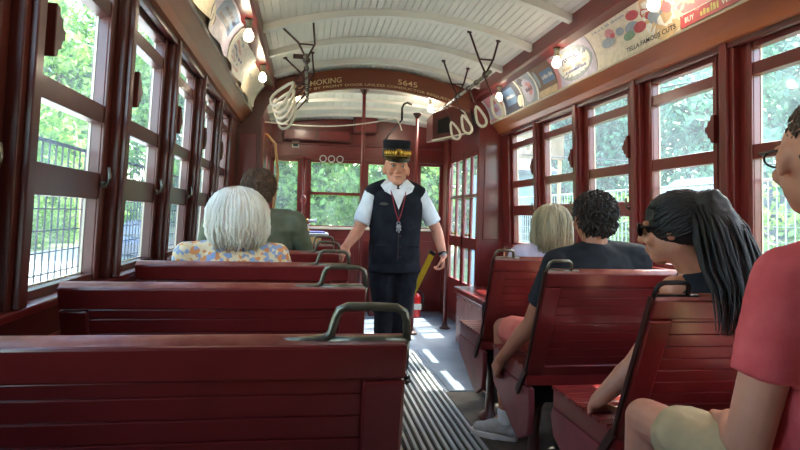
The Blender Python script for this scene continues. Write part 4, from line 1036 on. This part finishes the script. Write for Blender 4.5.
# 1 white haired woman on the left
fl_shirt = cloth('flower_print_cloth', rgb(226, 196, 150), rgb(240, 226, 200), 18)
nt = fl_shirt.node_tree; vz = nt.nodes.new('ShaderNodeTexVoronoi'); vz.inputs['Scale'].default_value = 55
tc = [x for x in nt.nodes if x.type == 'TEX_COORD'][0]; nt.links.new(tc.outputs['Object'], vz.inputs['Vector'])
rp = nt.nodes.new('ShaderNodeValToRGB'); rp.color_ramp.interpolation = 'CONSTANT'
for p_, c_ in ((0, rgb(150, 166, 200)), (.28, rgb(226, 150, 96)), (.5, rgb(236, 214, 176)), (.8, rgb(236, 206, 160))):
    e_ = rp.color_ramp.elements[0] if p_ == 0 else rp.color_ramp.elements.new(p_); e_.color = c_
sep = nt.nodes.new('ShaderNodeSeparateColor'); nt.links.new(vz.outputs['Color'], sep.inputs[0]); nt.links.new(sep.outputs[0], rp.inputs[0]); nt.links.new(rp.outputs[0], nt.nodes['Principled BSDF'].inputs['Base Color'])
t, W, R, hc, J = seated('white haired woman in a flowered peach blouse seen from behind on a left bench', (-.32, 0), 2.45, 1.31, SKIN3, fl_shirt, DENIM, rec=.22, width=.2, head_dx=.02)
mb = MB(); mb.ell(hc + V((0, -.015, .01)), (.112, .118, .108)); mb.loft([(hc.x, hc.y - .035, hc.z - .12, .085, .07), (hc.x, hc.y - .03, hc.z - .10, .118, .10), (hc.x, hc.y - .02, hc.z - .03, .128, .112), (hc.x, hc.y - .02, hc.z + .04, .115, .11)], 24)
hb = fused('hair', mb, H_WHITE, t, .008, 3, noise=.012, nscale=.04)
mb = MB(); strands(mb, hc + V((0, -.02, .01)), .126, .124, .118, -.135, 420, 2, r_=.006, wob=.012, face_open=.8, curl_in=.25)
mb.build('hair_locks', H_WHITE, t, smooth=True)
for q in (-.12, .12): shoe(t, (-.32 + q, J['hy'] + .46), (0, 1), RUBBER)

# 2 man in the olive shirt
OLIVE = cloth('olive_cloth', rgb(88, 92, 74), rgb(112, 114, 94))
t, W, R, hc, J = seated('brown haired man in an olive shirt behind the white haired woman', (-.29, 0), 3.22, 1.455, SKIN2, OLIVE, DENIM, rec=.22, width=.235, head_dx=.015, girth=1.1)
mb = MB(); mb.ell(hc + V((0, -.014, .035)), (.088, .102, .088)); mb.ell(hc + V((0, -.05, -.02)), (.08, .06, .07)); fused('hair', mb, H_BROWN, t, .006, 2, noise=.01, nscale=.02)
mb = MB(); tufts(mb, hc + V((0, -.012, .03)), .088, .103, .089, -.06, 1100, 4); tufts(mb, hc + V((0, -.05, -.02)), .08, .06, .07, -.05, 300, 5, .02); mb.build('hair_locks', H_BROWN, t, smooth=True)
for q in (-.12, .12): shoe(t, (-.29 + q, J['hy'] + .46), (0, 1), RUBBER)

# 3 ash blond woman at the right
LAV = cloth('lavender_cloth', rgb(180, 166, 186), rgb(204, 190, 206))
t, W, R, hc, J = seated('ash blond woman in a lavender top at the farthest right bench by the window', (1.36, 0), 2.968, 1.30, SKIN3, LAV, DENIM, rec=.4, width=.195)
mb = MB(); mb.ell(hc + V((0, -.012, .01)), (.095, .11, .105)); mb.loft([(hc.x, hc.y - .05, hc.z - .15, .07, .045), (hc.x, hc.y - .045, hc.z - .12, .09, .065), (hc.x, hc.y - .03, hc.z - .03, .1, .095), (hc.x, hc.y - .02, hc.z + .04, .095, .1)], 24)
fused('hair', mb, H_BLOND, t, .007, 3, noise=.01, nscale=.03)
mb = MB(); strands(mb, hc + V((0, -.02, .01)), .104, .112, .112, -.16, 380, 8, r_=.005, wob=.012, face_open=.7, curl_in=.1); mb.build('hair_locks', H_BLOND, t, smooth=True)
for q in (-.12, .12): shoe(t, (1.39 + q, J['hy'] + .46), (0, 1), RUBBER)

# 4 youth in the black tee
BTEE = cloth('black_cloth', rgb(25, 25, 28), rgb(40, 40, 45)); SALM = cloth('salmon_cloth', rgb(196, 96, 84), rgb(214, 120, 104))
t, W, R, hc, J = seated('dark haired youth in a black tee and salmon shorts on a right bench', (1.25, 0), 2.277, 1.345, SKIN2, BTEE, SALM, rec=.4, width=.225, head_dx=.005, bare_knee=True, sleeve=.42, voxel=.005,
    Larm=[(1.08, 2.42, 1.03), (1.03, 2.56, .74), (.955, 2.76, .52)], legL=[(1.17, 2.6, .63), (1.07, 3.06, .62), (1.10, 3.06, .12)], legR=[(1.38, 2.6, .63), (1.44, 3.02, .62), (1.46, 3.04, .12)],
    lhand=dict(direction=(-.1, .6, -.7), palm_n=(.8, .3, -.3), thumb_side=(.1, .7, .6)), hand_curl=.8)
mb = MB(); mb.ell(hc + V((0, -.012, .028)), (.087, .105, .091)); mb.ell(hc + V((0, -.05, -.02)), (.078, .055, .065)); fused('hair', mb, H_DARK, t, .006, 2, noise=.014, nscale=.018)
mb = MB(); tufts(mb, hc + V((0, -.012, .028)), .088, .106, .092, -.065, 1300, 14, .021); tufts(mb, hc + V((0, -.05, -.02)), .078, .056, .066, -.055, 300, 15, .022); mb.build('hair_locks', H_DARK, t, smooth=True)
shoe(t, (1.10, 3.07), (-.72, .5), WSHOE, 'sneaker', WSOLE); shoe(t, (1.46, 3.05), (.1, 1), WSHOE, 'sneaker', WSOLE)
SOCK = mat('white_sock', rgb(226, 222, 214), .9)
for p0, p1 in (((1.10, 3.065, .11), (1.097, 3.062, .16)), ((1.46, 3.045, .11), (1.458, 3.04, .16))):
    mb = MB(); mb.cap(p0, p1, .044, .046); fused('sock', mb, SOCK, t, .006, 2)

# 5 woman with the ponytail, head turned to the left
t, W, R, hc, J = seated('woman with a long black ponytail and dark glasses looking left on a right bench', (1.28, 0), 1.52, 1.315, SKIN, BTEE, DENIM, rec=.4, width=.185, head_yaw=.75, head_tilt=-.12, head_dx=-.13, head_dy=.0, sleeve=.2, voxel=.005,
    Larm=[(1.21, 1.70, 1.0), (1.095, 1.80, .74), (1.0, 1.87, .60)], legL=[(1.26, 1.88, .62), (1.40, 2.12, .58), (1.38, 2.14, .10)], legR=[(1.38, 1.88, .62), (1.58, 2.12, .58), (1.56, 2.14, .1)], lhand=dict(direction=(.1, .2, -.3), palm_n=(.3, -.1, -1), thumb_side=(.6, .5, 0)), hand_curl=.25)
mb = MB(); a_ = hc + R @ V((0, -.018, .022)); mb.ell(a_, (.092, .106, .096), (0, 0, .75)); mb.ell(hc + R @ V((0, -.07, .03)), (.07, .06, .075)); 
pt = [hc + R @ V((.0, -.075, .05)), hc + V((.045, -.09, .075)), hc + V((.055, -.14, -.01)), hc + V((.05, -.185, -.10)), hc + V((.045, -.235, -.17)), hc + V((.02, -.26, -.24)), hc + V((.0, -.27, -.29))]
mb.chain([(pt[0], .05), (pt[1], .05), (pt[2], .066), (pt[3], .066), (pt[4], .05), (pt[5], .02)])
fused('hair', mb, H_BLACK, t, .007, 3, noise=.02, nscale=.04)
mb = MB(); rr = random.Random(3); root = V((0, -.105, .05))       # hair combed back to the ponytail
for k in range(420):
    a = rr.uniform(-1, 1); q = rr.random()
    n0 = V((math.sin(a * 1.75), .9 * math.cos(a * 1.75) * (1 - .2 * abs(a)), rr.uniform(-.62 if abs(a) > .45 else .45, .75))).normalized()
    p0 = V((n0.x * .094, n0.y * .108, n0.z * .098)); n1 = V((root.x / .094 + rr.uniform(-.2, .2), root.y / .108, root.z / .098 + rr.uniform(-.2, .2))).normalized(); pts = []
    for j in range(8):
        n_ = n0.lerp(n1, j / 7); n_ = n_.normalized() if n_.length > .05 else V((0, 0, 1)); w_ = 1.0 + .05 * math.sin(j + k) * .4
        pts.append(hc + R @ (V((n_.x * .094, n_.y * .108, n_.z * .098)) * w_ + V((0, -.018, .022))))
    mb.tube(pts, [.0015, .0035, .004, .004, .004, .004, .0035, .003], 5)
rr = random.Random(5)
for k in range(230):
    a = rr.uniform(0, 2 * PI); q = rr.uniform(.3, 1); end = rr.uniform(.62, 1.0); pts = []; rs = []
    dx, dy = math.cos(a) * q, math.sin(a) * q; fx = rr.uniform(-.03, .035); ns = int(3 + end * (len(pt) - 3))
    for j in range(ns + 1):
        f = min(j * end * (len(pt) - 1) / ns, len(pt) - 1.001); i0 = int(f); p = pt[i0].lerp(pt[i0 + 1], f - i0)
        rad = [.04, .06, .08, .085, .072, .048, .03][i0] * (1 - (f - i0)) + [.04, .06, .08, .085, .072, .048, .03][i0 + 1] * (f - i0)
        pts.append(p + V((dx, dy, 0)) * rad + V((fx, 0, 0)) * (f / 6) ** 2 + V((rr.uniform(-.004, .004), rr.uniform(-.004, .004), 0))); rs.append(.005 * (1 - (j / ns) ** 3 * .8))
    mb.tube(pts, rs, 5)
mb.build('hair_locks', H_BLACK, t, smooth=True)
mb = MB()
for q in (-1, 1):
    mb.ell(W((q * .036, .098, .006)), (.030, .006, .023), (-.12, 0, .75), nu=14, nv=8); mb.tube([W((q * .064, .088, .012)), W((q * .084, .03, .012)), W((q * .086, -.02, .004))], .004, 6)
mb.tube([W((-.01, .104, .012)), W((.01, .104, .012))], .003, 6); mb.build('sunglasses', BLACKM, t, smooth=True)
for q in (-.12, .12): shoe(t, (1.27 + q, J['hy'] + .46), (0, 1), RUBBER)

# 6 man in the red shirt at the right edge
RTEE = cloth('red_cloth', rgb(204, 78, 82), rgb(220, 98, 100))
t, W, R, hc, J = seated('man with glasses in a red tee and khaki shorts at the right edge', (1.105, 0), .77, 1.465, SKIN3, RTEE, KHAKI, rec=.4, width=.24, head_dx=-.142, head_dy=.085, head_yaw=-.3, bare_knee=True, hem=.68, sleeve=.33, girth=1.18, voxel=.006,
    Larm=[(.885, .96, 1.12), (.845, 1.0, .80), (1.0, 1.24, .755)], legL=[(1.02, 1.08, .66), (.965, 1.53, .66), (.99, 1.56, .12)], legR=[(1.22, 1.08, .66), (1.30, 1.52, .64), (1.32, 1.56, .12)])
face_bits(t, W, 1, H_BROWN)
mb = MB(); mb.ell(hc + V((0, -.03, .045)), (.078, .088, .078)); mb.ell(hc + V((0, -.06, -.01)), (.074, .045, .06)); fused('hair', mb, H_BROWN, t, .006, 2, noise=.008, nscale=.02)
mb = MB(); tufts(mb, hc + V((0, -.03, .045)), .078, .088, .079, -.05, 900, 31, .014, .0026, yaw=-.3); tufts(mb, hc + V((-.02, -.055, -.01)), .072, .046, .061, -.022, 220, 32, .012, .0026); mb.build('hair_locks', H_BROWN, t, smooth=True)
mb = MB()
for q in (-1, 1):
    ring = [W((q * .034 + .026 * math.cos(a * PI / 8), .112, .008 + .018 * math.sin(a * PI / 8))) for a in range(16)]
    mb.tube(ring, .0022, 6, closed=True); mb.tube([W((q * .062, .110, .016)), W((q * .078, .09, .016)), W((q * .086, .0, .012)), W((q * .084, -.02, -.004))], .0028, 6)
mb.tube([W((-.01, .113, .012)), W((.01, .113, .012))], .0022, 6); mb.build('glasses', BLACKM, t, smooth=True)
shoe(t, (.99, 1.57), (0, 1), WSHOE, 'sneaker', WSOLE); shoe(t, (1.32, 1.57), (.1, 1), WSHOE, 'sneaker', WSOLE)

# 7 the conductor
VEST = cloth('black_wool', rgb(22, 23, 30), rgb(34, 35, 44)); TROU = cloth('navy_wool', rgb(24, 25, 31), rgb(38, 39, 47)); WSH = cloth('white_cotton', rgb(214, 218, 226), rgb(236, 238, 244))
X0, Y0 = .642, 4.3
t = thing('person', 'conductor in black vest, white shirt and peaked cap standing in the aisle', 'person', (X0, Y0, 0))
hc = V((X0 - .008, Y0 - .035, 1.555))
b = MB(); W, R = head_vols(b, hc, PI, .10, 1.14)
b.cap(hc + V((0, .03, -.05)), (X0, Y0 + .01, 1.41), .055, .062)
b.loft([(X0, Y0, .84, .15, .1), (X0, Y0, 1.0, .15, .1), (X0, Y0, 1.25, .17, .1), (X0, Y0, 1.38, .15, .08), (X0, Y0, 1.44, .06, .05)], 20)
RA = [V((X0 - .175, Y0, 1.385)), V((.365, 4.27, 1.10)), V((.285, 4.08, .985))]; LA = [V((X0 + .175, Y0, 1.385)), V((.965, 4.33, 1.115)), V((1.0, 4.24, .93))]
RA[2] = V((.27, 4.06, 1.0))
for A in (RA, LA): b.chain([(A[0], .052), (A[1], .043), (A[1] + (A[2] - A[1]) * .3, .044), (A[2], .03)])
hand_vols(b, RA[2], (-.42, -.35, -.55), (0.1, .5, -.6), (.8, -.5, .1), .75); hand_vols(b, LA[2], (-.05, -.2, -1), (-1, .2, 0), (0, -1, .1), 1.15)
for q, xk in ((-1, .575), (1, .705)): b.chain([((X0 + q * .085, Y0, .84), .08), ((xk, Y0 + .0, .48), .055), ((xk, Y0 + .02, .10), .038)]); b.cap((xk, Y0, .07), (xk + q * .02, Y0 - .12, .05), .032, .03)
fused('body', b, SKIN3, t, .0045, 3)
face_bits(t, W, 1.14, H_WHITE)
mb = MB(); mb.ell(hc + V((0, .022, .0)), (.085, .088, .07)); fused('hair', mb, H_WHITE, t, .006, 2, noise=.008, nscale=.02)
# shirt
m_ = MB(); m_.loft([(X0, Y0, .90, .155, .115), (X0, Y0, 1.1, .165, .12), (X0, Y0, 1.28, .185, .118), (X0, Y0, 1.39, .175, .10), (X0, Y0, 1.43, .12, .08), (X0, Y0 + .005, 1.452, .08, .065)], 26)
for A in (RA, LA):
    e_ = A[0] + (A[1] - A[0]) * .80; m_.cap(A[0], A[0] + (A[1] - A[0]) * .3, .06, .061); m_.tube([A[0], A[0] + (A[1] - A[0]) * .5, e_], [.06, .062, .064], 16)
    m_.cap((X0, Y0, 1.435), A[0] + V((0, 0, .002)), .05, .056)
fused('shirt', m_, WSH, t, .008, 3, noise=.012, nscale=.06)
# collar wings
def plate(pts, th, dirv):
    m2 = MB(); n_ = len(pts); dv = V(dirv).normalized() * th; m2.add([V(p) for p in pts] + [V(p) + dv for p in pts], [tuple(range(n_))[::-1], tuple(n_ + k for k in range(n_))] + [(k, (k + 1) % n_, n_ + (k + 1) % n_, n_ + k) for k in range(n_)]); return m2
for q in (-1, 1):
    plate([(X0 + q * .004, Y0 - .095, 1.425), (X0 + q * .04, Y0 - .09, 1.462), (X0 + q * .075, Y0 - .03, 1.488), (X0 + q * .125, Y0 - .07, 1.435), (X0 + q * .10, Y0 - .115, 1.39), (X0 + q * .045, Y0 - .128, 1.36)], .006, (0, -1, .2)).build('collar_wing', WSH, t, bevel=.003)
# vest: outer shell with a V opening
m_ = MB(); m_.loft([(X0, Y0, .87, .188, .142), (X0, Y0, .93, .192, .148), (X0, Y0, 1.05, .188, .142), (X0, Y0, 1.2, .2, .138), (X0, Y0, 1.32, .205, .13), (X0, Y0, 1.385, .175, .118), (X0, Y0 + .01, 1.44, .13, .088), (X0, Y0 + .02, 1.462, .1, .06)], 32)
for q in (-1, 1): m_.cap((X0 + q * .085, Y0 + .0, 1.425), (X0 + q * .168, Y0, 1.385), .062, .068)
vest = fused('vest', m_, VEST, t, .008, 3, noise=.01, nscale=.07)
vv = plate([(X0 - .06, Y0 - .118, 1.41), (X0 + .06, Y0 - .118, 1.41), (X0 + .0, Y0 - .147, 1.26)], .008, (0, -1, 0)).build('shirt_front', WSH, t, bevel=.003)
mb = MB(); mb.tube([(X0, Y0 - .151, 1.26), (X0 + .004, Y0 - .152, 1.1), (X0, Y0 - .158, .90)], .004, 6); mb.build('vest_placket', INK, t)
mb = MB()
for k in range(5): mb.ell((X0 + .016, Y0 - .152 - (.004 if k > 2 else 0), 1.22 - k * .075), (.008, .005, .008), nu=10, nv=6)
mb.build('buttons', DMETAL, t, smooth=True)
for z, xx in ((1.22, -.1), (1.0, -.11), (1.0, .11)):
    mb = MB(); mb.bar((X0 + xx - .05, Y0 - .118 - (.008 if z < 1.1 else .0), z), (X0 + xx + .05, Y0 - .118 - (.008 if z < 1.1 else .0), z - .008), .01, .014); mb.build('pocket_welt', TROU, t, bevel=.003)
mb = MB(); mb.ell((X0 - .105, Y0 - .127, 1.30), (.032, .006, .011)); mb.build('name_badge', mat('badge_grey', rgb(90, 88, 88), .4, .5), t, smooth=True)
# trousers
m_ = MB(); m_.loft([(X0, Y0, .80, .2, .14), (X0, Y0, .88, .19, .14), (X0, Y0, .94, .18, .135)], 28)
for q, xk in ((-1, .575), (1, .705)): m_.chain([((X0 + q * .082, Y0, .83), .108), ((X0 - .006 + q * .08, Y0, .70), .098), ((xk, Y0, .46), .074), ((xk, Y0 + .02, .1), .07)])
fused('trousers', m_, TROU, t, .009, 3, noise=.016, nscale=.08)
for xk, q in ((.575, -1), (.705, 1)): shoe(t, (xk, Y0 + .02), (q * .15, -1), mat('black_shoe', rgb(20, 19, 20), .25), 'shoe')
# cap
cz = hc.z + .082; cc = V((hc.x, hc.y + .012, 0)); Rc = Euler((.10, 0, 0)).to_matrix()
mb = MB(); mb.lathe([(.094, .0), (.100, .015), (.100, .085), (.101, .105), (.101, .128), (.096, .136), (.02, .138)], (cc.x, cc.y, cz), 32, rot=Rc, sy=1.14); cap_ = mb.build('cap', VEST, t, smooth=True)
mb = MB(); mb.lathe([(.1005, .014), (.1035, .016), (.1035, .07), (.1005, .072)], (cc.x, cc.y, cz), 32, rot=Rc, sy=1.14); mb.build('cap_band', INK, t, smooth=True)
mb = MB()
for k in range(13):
    a = -PI / 2 + (k - 6) * .17; hw = .012
    p = V((math.cos(a) * .104, math.sin(a) * .104 * 1.14, .043)); mb.ell(V((cc.x, cc.y, cz)) + Rc @ p, (.0115, .006, .020 if abs(k - 6) > 1 else .026), nu=10, nv=6)
mb.ell(V((cc.x, cc.y, cz)) + Rc @ V((0, -.122, .05)), (.028, .008, .024)); mb.tube([V((cc.x, cc.y, cz)) + Rc @ V((math.cos(a) * .105, math.sin(a) * .105 * 1.14, .02)) for a in [-PI / 2 + (k - 8) * .15 for k in range(17)]], .0035, 6)
mb.build('cap_badge', BRASS, t, smooth=True)
pts = []
for k in range(17):
    a = -PI / 2 + (k - 8) * .155; pts.append((math.cos(a), math.sin(a)))
vs = []; 
for z_, rin, rout, dz in ((.012, .098, .098, 0), (.012, 0, 0, 0)): pass
mb = MB(); n_ = len(pts); A_ = []
for (c, s_) in pts:
    front = max(0, -s_ - .25) * .075
    A_.append((V((c * .098, s_ * .098 * 1.14, .016)), V((c * (.100 + front * .4), s_ * .098 * 1.14 - front, .012 - front * .62))))
vs = [p for a in A_ for p in a] + [p + V((0, 0, -.004)) for a in A_ for p in a]
vs = [V((cc.x, cc.y, cz)) + Rc @ p for p in vs]; M2 = 2 * n_
fs = []
for k in range(n_ - 1): a = 2 * k; fs += [(a, a + 1, a + 3, a + 2), (M2 + a, M2 + a + 2, M2 + a + 3, M2 + a + 1), (a + 1, M2 + a + 1, M2 + a + 3, a + 3), (a, a + 2, M2 + a + 2, M2 + a)]
fs += [(0, M2, M2 + 1, 1), (2 * n_ - 2, 2 * n_ - 1, M2 + 2 * n_ - 1, M2 + 2 * n_ - 2)]
mb.add(vs, fs); mb.build('cap_visor', mat('visor_gloss', rgb(14, 14, 16), .12, coat=1), t, smooth=False)
# lanyard, keys, watch
LANY = mat('red_lanyard', rgb(150, 24, 40), .6)
mb = MB()
for q in (-1, 1): mb.tube([(X0 + q * .06, Y0 - .02, 1.47), (X0 + q * .058, Y0 - .10, 1.42), (X0 + q * .05, Y0 - .135, 1.37), (X0 + q * .028, Y0 - .152, 1.27), (X0, Y0 - .16, 1.175)], .0045, 6, flat=.5)
mb.build('lanyard', LANY, t)
mb = MB(); mb.tube([(X0 + .012 * math.cos(a), Y0 - .16, 1.163 + .012 * math.sin(a)) for a in [k * PI / 5 for k in range(10)]], .002, 5, closed=True)
for dx, dz, L in ((-.012, -.01, .05), (.004, -.012, .06), (.016, -.01, .045)):
    mb.bar((X0 + dx * .5, Y0 - .163, 1.155), (X0 + dx, Y0 - .165, 1.155 - L), .008, .003, up=(0, 1, 0)); mb.ell((X0 + dx * .6, Y0 - .163, 1.14), (.010, .003, .010), nu=10, nv=6)
mb.build('keys', STEEL, t)
dd = (LA[2] - LA[1]).normalized(); c = LA[2] - dd * .012
R_ = dd.to_track_quat('Z', 'Y').to_matrix()
mb = MB(); mb.lathe([(.031, -.01), (.035, -.009), (.035, .009), (.031, .01)], c, 20, rot=R_); mb.build('watch_strap', BLACKM, t, smooth=False)
mb = MB(); mb.lathe([(.004, 0), (.016, 0), (.016, .008), (.003, .009)], c + R_ @ V((0, 0, 0)) + V((.0, -.034, .0)), 16, rot=Euler((PI / 2, 0, 0)).to_matrix()); mb.build('watch_face', STEEL, t)
mb = MB(); mb.bar((.945, 4.34, .955), (.80, 4.42, .60), .012, .045, up=(1, 0, .2)); mb.bar((.945, 4.335, .955), (.93, 4.34, .93), .016, .05, up=(1, 0, .2), mi=1)
tag(mb.build('yellow_stick', [mat('yellow_paint', rgb(214, 176, 40), .4), INK], bevel=.003), 'flat yellow stick standing behind the left hand of the conductor', 'stick')

# ------------------------------------------------------------------ rear of the car, light
mb = MB(); mb.box(CX - 1.4, CX - .4, Y_REAR - .06, Y_REAR, -.1, 2.6); mb.box(CX + .4, CX + 1.4, Y_REAR - .06, Y_REAR, -.1, 2.6); mb.box(CX - .4, CX + .4, Y_REAR - .06, Y_REAR, -.1, 2.6)
struct(mb.build('wall_rear_block', RED))  # unseen end wall, closed and pulled close to cut light from behind
w = bpy.data.worlds.new('sky'); sc.world = w; w.use_nodes = True; nt = w.node_tree
sky = nt.nodes.new('ShaderNodeTexSky'); sky.sky_type = 'NISHITA'; sky.sun_disc = False; sky.sun_elevation = math.radians(48); sky.sun_rotation = math.radians(60); sky.air_density = 1.2; sky.dust_density = 2.5
bg = nt.nodes['Background']; nt.links.new(sky.outputs[0], bg.inputs[0]); bg.inputs[1].default_value = .8
sun = bpy.data.lights.new('sun', 'SUN'); sun.energy = 7.0; sun.angle = math.radians(.6); sun.color = (1, .96, .88)
so = bpy.data.objects.new('sun', sun); COL.objects.link(so)
so.rotation_euler = V((-.62, -.09, -1.0)).to_track_quat('-Z', 'Y').to_euler(); so.location = (20, 4, 28)
vs_ = sc.view_settings; vs_.view_transform = 'Standard'; vs_.look = 'None'; vs_.gamma = 1; vs_.use_curve_mapping = False; vs_.exposure = 1.98
sc.cycles.max_bounces = 10; sc.cycles.diffuse_bounces = 6; sc.cycles.transparent_max_bounces = 24; sc.cycles.sample_clamp_indirect = 6; sc.cycles.use_denoising = True
